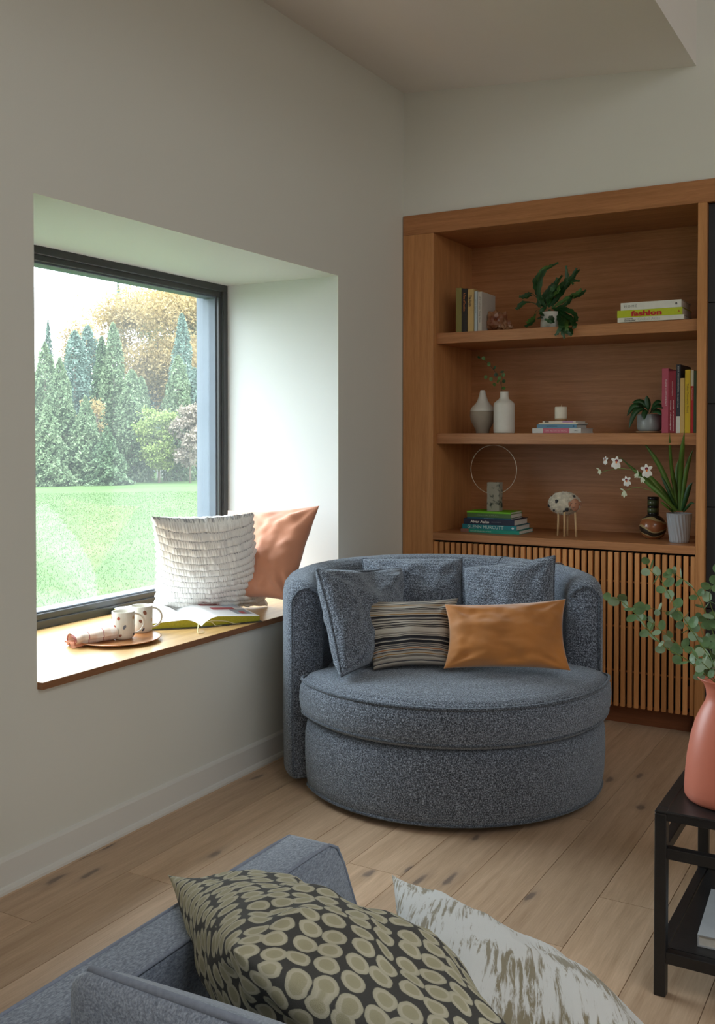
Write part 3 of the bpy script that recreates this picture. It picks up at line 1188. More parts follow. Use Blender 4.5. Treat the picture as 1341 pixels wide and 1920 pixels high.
def ring(name, r, z, rt, mat, rb, parent, a0=None, a1=None, zf=None):
    pts = []
    a0 = math.radians(-58 - 86) if a0 is None else a0
    a1 = math.radians(-58 + 86) if a1 is None else a1
    for i in range(121):
        a = a0 + (a1 - a0) * i / 120
        rr = radlimit(BC, a, r, r - rb)
        pts.append((BC.x + rr * math.cos(a), BC.y + rr * math.sin(a), z if zf is None else zf(a)))
    return tube(name, pts, rt, mat, parent, 7)


lathe('plinth', [(0.40, 0), (0.42, 0.03)], (BC.x - .02, BC.y + .02, 0), M['plinth'], chair)
drum('base', [(0.505, 0.020), (0.530, 0.022), (0.540, 0.032), (0.547, 0.07), (0.551, 0.14), (0.550, 0.22), (0.541, 0.262), (0.50, 0.272)], M['chair'], 0.10, chair)
ring('base_piping', 0.541, 0.029, 0.0045, M['welt'], 0.10, chair)
sc_prof = [(0.500, 0.262), (0.545, 0.272), (0.561, 0.287), (0.568, 0.31), (0.572, 0.345), (0.568, 0.38), (0.560, 0.398), (0.548, 0.405)]
for k in range(1, 9):
    t = k / 8
    sc_prof.append((0.548 * math.cos(t * math.pi / 2 * 0.985), 0.405 + 0.042 * (math.sin(t * math.pi / 2)) ** 0.9))
sc = drum('seat_cushion', sc_prof, M['chair'], 0.11, chair)
ring('cushion_piping', 0.562, 0.402, 0.0055, M['welt'], 0.11, chair)
ring('cushion_piping', 0.559, 0.288, 0.0055, M['welt'], 0.11, chair)


def ztop(s):
    """height of the wraparound back along its run, s from -1 (left arm end) to 1 (right arm end)"""
    e = abs(s)
    h = 0.748 - 0.012 * e ** 2
    if e > 0.90: h -= 0.028 * ((e - 0.90) / 0.10) ** 2.2
    return h


# shell section swept around the back
NA = 110
vs, fs, loopo = [], [], []
arc0 = TH0
arc1 = TH1 - 2 * math.pi
for i in range(NA + 1):
    s = -1 + 2 * i / NA
    a = arc0 + (arc1 - arc0) * i / NA
    zt = ztop(s)
    e = max(0, (abs(s) - 0.955) / 0.045)
    sh = 0.012 * e ** 2
    ro, ri = 0.585 - sh, 0.585 - 0.132 + sh
    sec = [(ro - 0.012, 0.035), (ro - 0.002, 0.05), (ro, 0.2), (ro, 0.45), (ro, zt - 0.06), (ro - 0.006, zt - 0.03), (ro - 0.022, zt - 0.010), (ro - 0.045, zt - 0.001),
           (ro - 0.062, zt), (ri + 0.045, zt - 0.004), (ri + 0.022, zt - 0.016), (ri + 0.006, zt - 0.038), (ri, zt - 0.075), (ri - 0.006, 0.52), (ri, 0.40), (ri, 0.2), (ri + 0.004, 0.05), (ri + 0.02, 0.035)]
    for (r, z) in sec:
        vs.append((SC.x + r * math.cos(a), SC.y + r * math.sin(a), z))
ms = len(sec)
for i in range(NA):
    for k in range(ms):
        k2 = (k + 1) % ms
        fs.append((i * ms + k, i * ms + k2, (i + 1) * ms + k2, (i + 1) * ms + k))
fs.append(tuple(range(ms))[::-1])
fs.append(tuple(NA * ms + k for k in range(ms)))
mk('wraparound_back', vs, fs, M['chair'], chair, True)
for end in (0, NA):
    pts = [Vector(vs[end * ms + k]) for k in range(1, 12)]
    nx = Vector(vs[(1 if end == 0 else NA - 1) * ms]) - Vector(vs[end * ms])
    pts = [p - nx.normalized() * 0.002 for p in pts]
    tube('arm_piping', spline(pts, 60), 0.0048, M['welt'], chair, 7)
for kk in (4,):
    pass
# vertical seams on the outside back
for s in (0.36, 0.62):
    i = int((s + 1) / 2 * NA)
    a = arc0 + (arc1 - arc0) * i / NA
    pts = [(SC.x + r * math.cos(a), SC.y + r * math.sin(a), z) for r, z in ((0.46, 0.62), (0.462, 0.69), (0.475, 0.727), (0.50, 0.744), (0.53, 0.746), (0.56, 0.742), (0.580, 0.72), (0.587, 0.69), (0.587, 0.4))]
    tube('seam', spline(pts, 24), 0.0022, M['welt'], chair, 6)

W = (0.0045, M['welt'])
pillow('back_cushion', (0.499,-1.406,0.448), (0.507,-1.032,0.434), (0.438,-0.857,0.74), (0.338,-1.305,0.782), 0.15, M['chair'],
       'blue-grey tweed back cushion slumped against the left arm of the round chair', group='loose back cushions of the round chair', welt=W, wr=0.012, seed=1, pinch=0.05, n=40, p=0.33, dent=(0.1, 0.85, 0.35, 1, 0.03))
pillow('back_cushion', (0.388,-0.986,0.412), (0.687,-0.814,0.412), (0.615,-0.685,0.769), (0.25,-0.825,0.761), 0.15, M['chair'],
       'blue-grey tweed back cushion in the middle of the round chair', group='loose back cushions of the round chair', welt=W, wr=0.010, seed=2, pinch=0.03, n=40, p=0.33)
pillow('back_cushion', (0.727,-0.906,0.425), (1.053,-0.834,0.457), (1.0,-0.716,0.806), (0.655,-0.755,0.746), 0.14, M['chair'],
       'blue-grey tweed back cushion standing against the right arm of the round chair', group='loose back cushions of the round chair', welt=W, wr=0.008, seed=3, pinch=0.05, n=40, p=0.36)
pillow('lumbar_pillow', (0.543,-1.265,0.444), (0.773,-1.133,0.457), (0.753,-1.023,0.676), (0.424,-1.189,0.664), 0.12, M['stripes'],
       'small lumbar pillow with thin black, cream and rust stripes on the round chair', wr=0.006, seed=4, pinch=0.09, n=44, p=0.5)
pillow('lumbar_pillow', (0.781,-1.208,0.466), (1.161,-1.025,0.467), (1.113,-0.931,0.689), (0.744,-1.121,0.667), 0.125, M['velvet_orange'],
       'ochre orange velvet lumbar pillow leaning on the right of the round chair', wr=0.007, seed=5, pinch=0.09, n=50, p=0.5, dent=(0.05, -0.75, 0.2, 1, 0.012))

# ------------------------------------------------------------------ on the window seat
pillow('knit_pillow', (-0.492,-1.204,0.553), (-0.151,-0.913,0.558), (-0.079,-1.113,0.946), (-0.254,-1.479,0.952), 0.15, M['knit'],
       'white chunky knitted wool cushion leaning in front of the window', wr=0.004, seed=6, pinch=0.085, n=196, p=0.5, rib=(14, 34, 0.015))
pillow('velvet_pillow', (-0.288,-1.07,0.589), (0.039,-1.02,0.603), (0.068,-0.855,0.968), (-0.398,-0.847,0.931), 0.17, M['velvet_rose'],
       'terracotta velvet cushion leaning on the white recess wall behind the knitted one', wr=0.011, seed=7, pinch=0.09, n=56, p=0.5)

# open book
bk = thing('open_book', (-0.25, -1.28, 0.5505), 'open hardback with yellow page edges lying on the window seat', 'book')
G0 = Vector((-0.101,-1.394,0.552))
G1 = Vector((-0.436,-1.166,0.552))
EL = Vector((-0.262,-1.555,0.552))
ER = Vector((0.016,-1.195,0.552))


def leafblock(g0, g1, e0, hmax, name, flip):
    """one half of an open book: pages curve up from the gutter then down to the fore edge"""
    n_, m_ = 22, 8
    along = (g1 - g0)
    top, bot, uv = [], [], []
    for j in range(m_ + 1):
        for i in range(n_ + 1):
            t = i / n_
            p = g0 + along * (j / m_) + (e0 - g0) * t
            h = hmax * (math.sin(min(1, t / 0.28) * math.pi / 2) ** 0.8) * (1 - 0.42 * max(0, (t - 0.28) / 0.72)) + 0.002
            top.append(Vector((p.x, p.y, 0.5535 + h)))
            bot.append(Vector((p.x, p.y, 0.5545)))
            uv.append((t, j / m_))
    vs_ = top + bot
    K = len(top)
    fs_, fm = [], []
    for j in range(m_):
        for i in range(n_):
            a = j * (n_ + 1) + i
            fs_.append((a, a + 1, a + n_ + 2, a + n_ + 1)); fm.append(0)
            fs_.append((K + a, K + a + n_ + 1, K + a + n_ + 2, K + a + 1)); fm.append(1)
    for i in range(n_):
        for j in (0, m_):
            a = j * (n_ + 1) + i
            fs_.append((a, a + 1, K + a + 1, K + a)); fm.append(1)
    for j in range(m_):
        for i in (0, n_):
            a = j * (n_ + 1) + i
            fs_.append((a, a + n_ + 1, K + a + n_ + 1, K + a)); fm.append(1)
    mk(name, vs_, fs_, None, bk, False, uv + uv, [M['whitepage'], M['yellowedge']], fm)
    return top, n_


topL, nl = leafblock(G0, G1, EL, 0.026, 'page_block', False)
topR, nr = leafblock(G0, G1, ER, 0.030, 'page_block', True)


def printed(top, n_, i0, i1, j0, j1, mat, name='printed_picture', dz=0.0008):
    vs_, fs_ = [], []
    for j in range(j0, j1 + 1):
        for i in range(i0, i1 + 1):
            p = top[j * (n_ + 1) + i]
            vs_.append((p.x, p.y, p.z + dz))
    w = i1 - i0 + 1
    for j in range(j1 - j0):
        for i in range(i1 - i0):
            a = j * w + i
            fs_.append((a, a + 1, a + w + 1, a + w))
    return mk(name, vs_, fs_, mat, bk)


red = flat((0.42, 0.07, 0.08))
for j0, j1, i0, i1 in ((7, 8, 6, 15), (5, 6, 7, 15), (3, 4, 9, 18)):
    printed(topR, nr, i0, i1, j0, j1, red)
printed(topR, nr, 15, 21, 1, 3, flat((0.30, 0.32, 0.35)))
printed(topR, nr, 17, 19, 1, 2, red, dz=0.0014)
printed(topR, nr, 15, 21, 4, 7, flat((0.62, 0.70, 0.78)))
printed(topL, nl, 5, 13, 3, 5, flat((0.66, 0.68, 0.70)))
cl, cr_ = EL + (EL - G0) * 0.03, ER + (ER - G0) * 0.03
al = (G1 - G0)
pts = [cl - al * .03, cr_ - al * .03, cr_ + al * 1.03, cl + al * 1.03]
gm0, gm1 = G0 - al * .03, G0 + al * 1.03
q = [pts[0], gm0, pts[1], pts[2], gm1, pts[3]]
vsb = [(p.x, p.y, 0.5508) for p in q] + [(p.x, p.y, 0.5535) for p in q]
mk('hard_cover', vsb, [(5, 4, 3, 2, 1, 0), (6, 7, 8, 9, 10, 11)] + [(i, (i + 1) % 6, 6 + (i + 1) % 6, 6 + i) for i in range(6)], flat((0.05, 0.045, 0.04)), bk)
for px in ((-0.038,-1.492,0.552), (-0.068,-1.352,0.552), (-0.034,-1.285,0.552)):
    p = Vector(px)
    st = G0 + (ER - G0) * (0.05 + 0.9 * (p.y - G0.y)) if p.y > G0.y else G0 + (EL - G0) * 0.05
    tube('ribbon', spline([(st.x, st.y, 0.572), (st.x * .4 + p.x * .6, st.y * .4 + p.y * .6, 0.566), (p.x, p.y, 0.5535), (p.x + .012, p.y + .02, 0.5528)], 12), 0.0018, M['ribbon'], bk, 5)

# wooden plate, two mugs, rolled towel
PC = Vector((-0.203,-1.715,0.556))
plate = thing('serving_plate', (PC.x, PC.y, 0.5505), 'round reddish wooden plate under the two mugs', 'plate')
lathe('dish', [(0.075, 0), (0.10, 0.002), (0.142, 0.010), (0.145, 0.0125), (0.141, 0.0132), (0.10, 0.0070), (0.0, 0.0060)], (PC.x, PC.y, 0.5506), M['tray'], plate, 64)


def mug(px, label, seed):
    c = Vector(px)
    z0 = 0.5572
    t = thing('mug', (c.x, c.y, z0), label, 'mug', 'speckled mugs on the wooden plate')
    R, Hm = 0.0385, 0.094
    lathe('body', [(0.024, 0), (0.030, 0.001), (0.0365, 0.010), (R, 0.022), (R, Hm - .001), (R - 0.0012, Hm), (R - 0.003, Hm - .001), (R - 0.0035, 0.012), (0.0, 0.008)], (c.x, c.y, z0), M['mug'], t, 40)
    d = Vector((0.62, 0.78, 0)).normalized()
    pts = []
    for i in range(17):
        a = -math.pi / 2 + math.pi * i / 16
        pts.append(c + d * (R - 0.002 + 0.034 * math.cos(a)) + Vector((0, 0, z0 - c.z + 0.050 + 0.034 * math.sin(a))))
    tube('handle', spline(pts, 24), 0.0036, M['mug'], t, 8)
    rr = random.Random(seed)
    cols = [(0.03, 0.04, 0.07), (0.45, 0.11, 0.06), (0.52, 0.33, 0.16), (0.17, 0.20, 0.25), (0.25, 0.10, 0.06)]
    rot = rr.random()
    for row, zz in enumerate((0.018, 0.045, 0.074)):
        for k in range(5):
            a = 2 * math.pi * (k + rot + 0.5 * row + rr.uniform(-.2, .2)) / 5
            w, h = rr.uniform(0.0044, 0.0060), rr.uniform(0.0062, 0.0090)
            tilt = rr.uniform(-0.7, 0.7)
            vs_ = []
            for i in range(12):
                b_ = 2 * math.pi * i / 12
                u, v = w * math.cos(b_), h * math.sin(b_)
                u, v = u * math.cos(tilt) - v * math.sin(tilt), u * math.sin(tilt) + v * math.cos(tilt)
                zc = z0 + zz + v + rr.uniform(-.0003, .0003)
                rad = R if zz > 0.03 else R - 0.0008
                vs_.append((c.x + (rad + 0.0005) * math.cos(a + u / R), c.y + (rad + 0.0005) * math.sin(a + u / R), zc))
            ctr = (c.x + (rad + 0.0006) * math.cos(a), c.y + (rad + 0.0006) * math.sin(a), z0 + zz)
            vs_.append(ctr)
            mk('painted_dot', vs_, [(i, (i + 1) % 12, 12) for i in range(12)], flat(cols[rr.randrange(5)]), t)
    return t


mug((-0.191,-1.703,0.557), 'speckled cream mug at the front of the wooden plate, beside the rolled towel', 1)
mug((-0.212,-1.588,0.557), 'speckled cream mug at the back of the wooden plate, nearer the open book', 5)

tw = thing('tea_towel', (-0.262,-1.78,0.558), 'rolled peach tea towel with red stripes lying on the plate rim', 'towel')
A, B = Vector((-0.272,-1.864,0.572)), Vector((-0.208,-1.73,0.58))
ax = (B - A)
axn = ax.normalized()
sd = axn.cross(Vector((0, 0, 1))).normalized()
vs, fs, uv = [], [], []
NS, NT = 24, 60
for i in range(NS + 1):
    t = i / NS
    c = A + ax * t
    for k in range(NT + 1):
        a = 2 * math.pi * 2.3 * k / NT
        r = 0.0300 - 0.0125 * k / NT
        r *= 1 + 0.16 * noise.noise(Vector((t * 5, math.cos(a) * 1.6, math.sin(a) * 1.6))) + (0.16 * math.sin(a * 2 + 1) if t < .2 else 0.05)
        fl = 1 + 0.22 * max(0, 0.25 - t) / 0.25
        vs.append(c + sd * math.cos(a) * r * 1.25 * fl + Vector((0, 0, 1)) * math.sin(a) * r * 0.82)
        uv.append((t, k / NT))
for i in range(NS):
    for k in range(NT):
        a = i * (NT + 1) + k
        fs.append((a, a + 1, a + NT + 2, a + NT + 1))
zmin = min(v.z for v in vs)
mk('cloth_roll', vs, fs, M['towel'], tw, True, uv)
vs2, fs2 = [], []
for i in range(10):
    for k in range(13):
        u, w = i / 9, k / 12
        p = A + axn * (0.045 * u - 0.012) + sd * ((w - 0.5) * 0.075 + 0.006) + Vector((0, 0, -0.008 + 0.007 * math.sin(w * 11) * (1 - u * .5) - 0.008 * abs(w - .5)))
        vs2.append(p)
for i in range(9):
    for k in range(12):
        a = i * 13 + k
        fs2.append((a, a + 1, a + 14, a + 13))
mk('cloth_fold', vs2, fs2, M['towel_in'], tw, True)

# ------------------------------------------------------------------ books
def book_flat(x0, x1, y0, z0, z1, depth, cov, label, group, bands=None, texts=None, pagecol=None, thk=0.0022, paperback=False):
    """a book lying flat, spine to the front"""
    t = thing('book', ((x0 + x1) / 2, y0 + depth / 2, z0), label, 'book', group)
    mc = flat(cov)
    bm = bmesh.new()
    y1 = y0 + depth
    k = 0.0 if paperback else 0.003
    bmbox(bm, x0, x1, y0, y0 + thk, z0, z1, 0.0006, 1)
    bmbox(bm, x0, x1, y0 + thk, y1, z0, z0 + thk * .7)
    bmbox(bm, x0, x1, y0 + thk, y1, z1 - thk * .7, z1)
    mkbm('cover', bm, mc, t)
    box('page_block', x0 + k + .0004, x1 - k - .0004, y0 + thk, y1 - k - .0004, z0 + thk * .7, z1 - thk * .7, M['page'], t)
    for (a, b_, c) in (bands or []):
        box('spine_band', x0 + (x1 - x0) * a, x0 + (x1 - x0) * b_, y0 - 0.0004, y0 + 0.0004, z0 + .0003, z1 - .0003, flat(c), t)
    for (body, fx, w, h, c, bold) in (texts or []):
        text('lettering', body, 0.01, (x0 + (x1 - x0) * fx, y0 - 0.0007, (z0 + z1) / 2), flat(c), t, width=(x1 - x0) * w, height=(z1 - z0) * h, bold=bold)
    return t


def book_up(x0, x1, y0, z0, z1, depth, cov, label, group, bands=None, texts=None, thk=0.0022):
    """a book standing, spine to the front"""
    t = thing('book', ((x0 + x1) / 2, y0 + depth / 2, z0), label, 'book', group)
    mc = flat(cov)
    bm = bmesh.new()
    y1 = y0 + depth
    w = min(thk * .7, (x1 - x0) * .2)
    bmbox(bm, x0, x1, y0, y0 + thk, z0, z1, 0.0006, 1)
    bmbox(bm, x0, x0 + w, y0 + thk, y1, z0, z1)
    bmbox(bm, x1 - w, x1, y0 + thk, y1, z0, z1)
    mkbm('cover', bm, mc, t)
    box('page_block', x0 + w, x1 - w, y0 + thk, y1 - .004, z0 + .003, z1 - .003, M['page'], t)
    for (a, b_, c) in (bands or []):
        box('spine_band', x0 + .0004, x1 - .0004, y0 - 0.0004, y0 + 0.0004, z0 + (z1 - z0) * a, z0 + (z1 - z0) * b_, flat(c), t)
    for (body, fz, ln, h, c, bold, fx) in (texts or []):
        text('lettering', body, 0.01, (x0 + (x1 - x0) * fx, y0 - 0.0007, z0 + (z1 - z0) * fz), flat(c), t, rot=(math.pi / 2, math.pi / 2, 0), width=(z1 - z0) * ln, height=(x1 - x0) * h, bold=bold)
    return t


S1, S2, S0 = 1.7338, 1.2601, 0.7927
g1 = 'books standing at the left of the top shelf'
yb = 0.05
def bx(px, y=0.05, ref=580): return None
book_up(0.257, 0.286, 0.05, S1, 1.941, 0.17, (0.20, 0.17, 0.045), 'olive green book at the left end of the top shelf', g1)
book_up(0.287, 0.314, 0.05, S1, 1.936, 0.17, (0.018, 0.014, 0.012), 'black book with orange spine lettering on the top shelf', g1,
        texts=[('A Time of Transition', 0.90, 0.42, 0.40, (0.45, 0.14, 0.03), 0.02, 0.5)])
book_up(0.317, 0.348, 0.05, S1, 1.931, 0.17, (0.50, 0.34, 0.13), 'tan book with dark lettering on the top shelf', g1,
        bands=[(0, 1, (0.50, 0.34, 0.13))], texts=[('The Holm', 0.86, 0.27, 0.5, (0.08, 0.05, 0.03), 0.03, 0.4)])
book_up(0.351, 0.365, 0.05, S1, 1.919, 0.165, (0.42, 0.48, 0.50), 'thin pale blue book on the top shelf', g1,
        texts=[('Art in Nature', 0.8, 0.35, 0.5, (0.2, 0.2, 0.22), 0.0, 0.5)])
book_up(0.368, 0.388, 0.05, S1, 1.915, 0.165, (0.46, 0.42, 0.36), 'pale grey book with a plain cover facing right on the top shelf', g1,
        texts=[('Art Comedy', 0.88, 0.33, 0.5, (0.14, 0.12, 0.10), 0.0, 0.5), ('Young House', 0.52, 0.30, 0.5, (0.14, 0.12, 0.10), 0.0, 0.5)])

g2 = 'books stacked at the right of the top shelf'
book_flat(1.0235, 1.301, 0.03, S1, 1.7535, 0.20, (0.66, 0.64, 0.56), 'white atlas at the bottom of the stack on the top shelf', g2,
          texts=[('Global Atlas', 0.31, 0.34, 0.60, (0.40, 0.42, 0.40), 0.0)])
t = book_flat(1.022, 1.2945, 0.03, 1.7537, 1.7845, 0.20, (0.44, 0.50, 0.012), 'lime green fashion book in the middle of the top shelf stack', g2,
              texts=[('fashion', 0.215, 0.475, 0.74, (0.42, 0.008, 0.012), 0.045)])
text('lettering', 'A', 0.01, (1.2755, 0.0293, 1.769), flat((0.42, 0.008, 0.012)), t, height=0.012, width=0.009)
book_flat(1.037, 1.290, 0.03, 1.7847, 1.8165, 0.195, (0.66, 0.66, 0.60), 'white book marked HOME on top of the top shelf stack', g2,
          texts=[('H O M E', 0.065, 0.21, 0.34, (0.22, 0.22, 0.20), 0.0), ('o', 0.90, 0.035, 0.30, (0.05, 0.05, 0.05), 0.05)])
at = [o for o in bpy.data.objects if o.get('label', '').startswith('white atlas')][0]
text('lettering', 'NATIONAL', 0.01, (1.052, 0.0293, 1.7475), flat((0.05, 0.05, 0.05)), at, width=0.040, height=0.0055, bold=0.02)
text('lettering', 'GEOGRAPHIC', 0.01, (1.052, 0.0293, 1.7400), flat((0.05, 0.05, 0.05)), at, width=0.050, height=0.0055, bold=0.02)

g3 = 'books standing at the right of the middle shelf'
def z2(px, py): pass
book_up(1.206, 1.233, 0.06, S2, 1.533, 0.2, (0.36, 0.055, 0.09), 'raspberry pink book naming Frank Lloyd Wright, first of the right-hand row', g3,
        texts=[('FRANK LLOYD WRIGHT', 0.83, 0.41, 0.26, (0.62, 0.50, 0.50), 0.0, 0.62)])
book_up(1.233, 1.264, 0.06, S2, 1.522, 0.2, (0.20, 0.004, 0.016), 'dark red book with white dotted lettering, right-hand row', g3,
        texts=[('oscar niemeyer', 0.53, 0.50, 0.17, (0.66, 0.55, 0.52), 0.04, 0.33), ('curves of irreverence', 0.53, 0.50, 0.12, (0.60, 0.48, 0.46), 0.03, 0.70), ('styliane philippou', 0.83, 0.23, 0.13, (0.60, 0.48, 0.46), 0.0, 0.52)])
book_up(1.265, 1.282, 0.06, S2, 1.548, 0.21, (0.014, 0.015, 0.024), 'tall navy book with a white foot, right-hand row', g3,
        bands=[(0.0, 0.245, (0.58, 0.56, 0.50))], texts=[('ESSAYS AND CONVERSATIONS  the modern house', 0.97, 0.60, 0.34, (0.50, 0.50, 0.48), 0.0, 0.5)])
book_up(1.282, 1.299, 0.06, S2, 1.49, 0.17, (0.50, 0.33, 0.11), 'short tan book, right-hand row', g3)
book_up(1.301, 1.323, 0.06, S2, 1.525, 0.2, (0.56, 0.37, 0.008), 'bright yellow book, right-hand row', g3,
        texts=[('Take Comedie Road', 0.78, 0.46, 0.38, (0.20, 0.13, 0.01), 0.0, 0.5)])
book_up(1.324, 1.336, 0.06, S2, 1.523, 0.19, (0.42, 0.006, 0.010), 'slim red book with a cream head, right-hand row', g3,
        bands=[(0.745, 1.0, (0.56, 0.50, 0.38))], texts=[('Tasmanian', 0.72, 0.2, 0.42, (0.60, 0.40, 0.30), 0.0, 0.5)])
book_up(1.336, 1.347, 0.06, S2, 1.52, 0.19, (0.03, 0.055, 0.02), 'dark green book at the far right of the middle shelf', g3)

g4 = 'books stacked under the candle'
zz = [S2, 1.2825, 1.2995, 1.3065, 1.3145]
book_flat(0.6245, 0.851, 0.08, zz[0], zz[1], 0.19, (0.56, 0.56, 0.53), 'white and pink book at the bottom of the candle stack', g4,
          bands=[(0.225, 0.765, (0.50, 0.12, 0.17))], texts=[('THE ARTIST STUDIO', 0.26, 0.46, 0.34, (0.66, 0.42, 0.42), 0.0), ('TASCHEN'[:4], 0.86, 0.08, 0.2, (0.08, 0.08, 0.08), 0.0)])
book_flat(0.6457, 0.831, 0.08, zz[1] + .0002, zz[2], 0.16, (0.10, 0.22, 0.33), 'blue book in the candle stack', g4, texts=[('ARTIST HOME', 0.25, 0.27, 0.36, (0.03, 0.07, 0.12), 0.0), ('o', 0.90, 0.045, 0.5, (0.02, 0.05, 0.09), 0.04)])
book_flat(0.6545, 0.8365, 0.08, zz[2] + .0002, zz[3], 0.15, (0.62, 0.56, 0.42), 'thin cream booklet in the candle stack', g4, thk=0.001, paperback=True)
t = book_flat(0.6728, 0.8275, 0.08, zz[3] + .0002, zz[4], 0.14, (0.60, 0.52, 0.44), 'thin booklet with a lilac band on top of the candle stack', g4, thk=0.001, paperback=True, bands=[(0.6, 0.92, (0.42, 0.24, 0.38)), (0.07, 0.19, (0.12, 0.09, 0.07))])
cd = thing('candle', (0.745, 0.12, zz[4]), 'ivory pillar candle on a small wood coaster atop the books', 'candle')
lathe('coaster', [(0.026, 0), (0.0275, 0.001), (0.0275, 0.010), (0.026, 0.011)], (0.745, 0.12, zz[4] + .0002), M['saucer'], cd, 32)
lathe('wax', [(0.026, 0), (0.0272, 0.002), (0.0272, 0.051), (0.0255, 0.0535), (0.010, 0.0515), (0, 0.051)], (0.745, 0.12, zz[4] + .0113), M['candle'], cd, 32)
tube('wick', [(0.745, 0.12, zz[4] + .061), (0.746, 0.12, zz[4] + .069), (0.749, 0.12, zz[4] + .075)], 0.0009, M['ribbon'], cd, 5)

g5 = 'books stacked under the ring sculpture'
yq = 0.09
def stackx(pl, pr): pass
zs = [S0, 0.8095, 0.8315, 0.8585, 0.865, 0.885, 0.8935]
book_flat(0.267, 0.56, yq, zs[0], zs[1], 0.19, (0.0, 0.24, 0.17), 'sea green book at the bottom of the stack on the counter', g5,
          texts=[('architectures', 0.17, 0.36, 0.4, (0.35, 0.55, 0.42), 0.0)], bands=[(0, 0.14, (0.22, 0.10, 0.07))])
book_flat(0.275, 0.547, yq, zs[1] + .0002, zs[2], 0.18, (0.0, 0.17, 0.20), 'teal book naming Glenn Murcutt in the counter stack', g5,
          texts=[('GLENN MURCUTT', 0.10, 0.665, 0.70, (0.50, 0.66, 0.62), 0.0), ('o', 0.91, 0.045, 0.40, (0.6, 0.72, 0.7), 0.05)])
t = book_flat(0.282, 0.536, yq, zs[2] + .0002, zs[3], 0.18, (0.008, 0.012, 0.038), 'navy book naming Alvar Aalto in the counter stack', g5,
              texts=[('Alvar Aalto', 0.135, 0.375, 0.48, (0.66, 0.62, 0.56), 0.03), ('ARCHITECT', 0.55, 0.19, 0.12, (0.35, 0.36, 0.4), 0.0)])
book_flat(0.299, 0.52, yq, zs[3] + .0002, zs[4], 0.15, (0.005, 0.07, 0.12), 'thin dark blue book in the counter stack', g5, thk=0.001,
          texts=[('ARCHITECTURE NOW', 0.39, 0.22, 0.35, (0.3, 0.45, 0.5), 0.0)])
book_flat(0.299, 0.52, yq, zs[4] + .0002, zs[5], 0.15, (0.055, 0.13, 0.03), 'green book naming Miller Hull near the top of the counter stack', g5,
          texts=[('MILLER | HULL', 0.25, 0.48, 0.36, (0.24, 0.32, 0.20), 0.0)])
book_flat(0.298, 0.519, yq, zs[5] + .0002, zs[6], 0.15, (0.14, 0.44, 0.004), 'thin lime green book on top of the counter stack', g5, thk=0.001)

# ring sculpture
sc_ = thing('ring_sculpture', (0.412, 0.15, zs[6]), 'thin wire ring held by a weathered stone block on the books', 'sculpture')
bm = bmesh.new()
bmbox(bm, 0.384, 0.445, 0.13, 0.172, zs[6] + .0003, 1.029)
bmesh.ops.subdivide_edges(bm, edges=bm.edges[:], cuts=7, use_grid_fill=True)
for v in bm.verts:
    nz = noise.noise(v.co * 60) * 0.0022
    v.co += Vector((nz, nz * .5, 0 if v.co.z < zs[6] + .002 else nz * .5))
mkbm('stone_block', bm, M['stone'], sc_)
rc = Vector((0.408,0.15,1.089))
tube('wire_ring', [(rc.x + 0.1155 * math.cos(2 * math.pi * i / 96), rc.y + 0.0002, rc.z + 0.1155 * math.sin(2 * math.pi * i / 96)) for i in range(96)], 0.0016, M['wire'], sc_, 6, True)

# crystal rock
ck = thing('crystal_rock', (0.43, 0.14, S1), 'rust coloured rough crystal rock beside the books on the top shelf', 'rock')
def rock(cx, cy, cz, rx, ry, rz, seed, mat, parent, name, zmin):
    bm_ = bmesh.new()
    bmesh.ops.create_icosphere(bm_, subdivisions=3, radius=1)
    for v in bm_.verts:
        d = v.co.normalized()
        k_ = 1 + 0.42 * noise.cell(d * 2.2 + Vector((seed, 0, 0))) * 0.6 + 0.25 * noise.noise(d * 3 + Vector((seed, 2, 1)))
        v.co = Vector((cx + d.x * rx * k_, cy + d.y * ry * k_, max(zmin, cz + d.z * rz * k_)))
    return mkbm(name, bm_, mat, parent)
rock(0.405, 0.14, S1 + 0.046, 0.037, 0.035, 0.050, 3, M['crystal'], ck, 'crystal', S1 + .0005)
rock(0.446, 0.15, S1 + 0.050, 0.026, 0.03, 0.044, 8, M['crystal'], ck, 'crystal', S1 + .0005)
rock(0.478, 0.14, S1 + 0.024, 0.026, 0.03, 0.026, 5, M['crystal'], ck, 'crystal', S1 + .0005)


# ------------------------------------------------------------------ leaves and plants
def blade(name, pts, width, mat, parent, n=10, fold=0.15, shape=None, side=None, serr=None):
    """a leaf swept along a curved midrib; width profile by shape(t)"""
    P = spline(pts, n)
    shape = shape or (lambda t: math.sin(math.pi * min(1, max(0, t)) ** 0.8) ** 0.8)
    vs_, fs_ = [], []
    for i, p in enumerate(P):
        t = i / n
        d = (P[min(i + 1, n)] - P[max(i - 1, 0)]).normalized()
        sdv = Vector(side) if side is not None else d.cross(Vector((0.3, -1, 0.35))).normalized()
        sdv = (sdv - d * sdv.dot(d)).normalized()
        up = sdv.cross(d).normalized()
        w = max(0.0004, width * shape(t))
        if serr and i % 2: w *= 1 - serr
        vs_ += [p - sdv * w + up * w * fold, p, p + sdv * w + up * w * fold, p - up * 0.0005]
    for i in range(n):
        a, b_ = i * 4, (i + 1) * 4
        fs_ += [(a, a + 1, b_ + 1, b_), (a + 1, a + 2, b_ + 2, b_ + 1), (a + 2, a + 3, b_ + 3, b_ + 2), (a + 3, a, b_, b_ + 3)]
    return mk(name, vs_, fs_, mat, parent, serr is None)


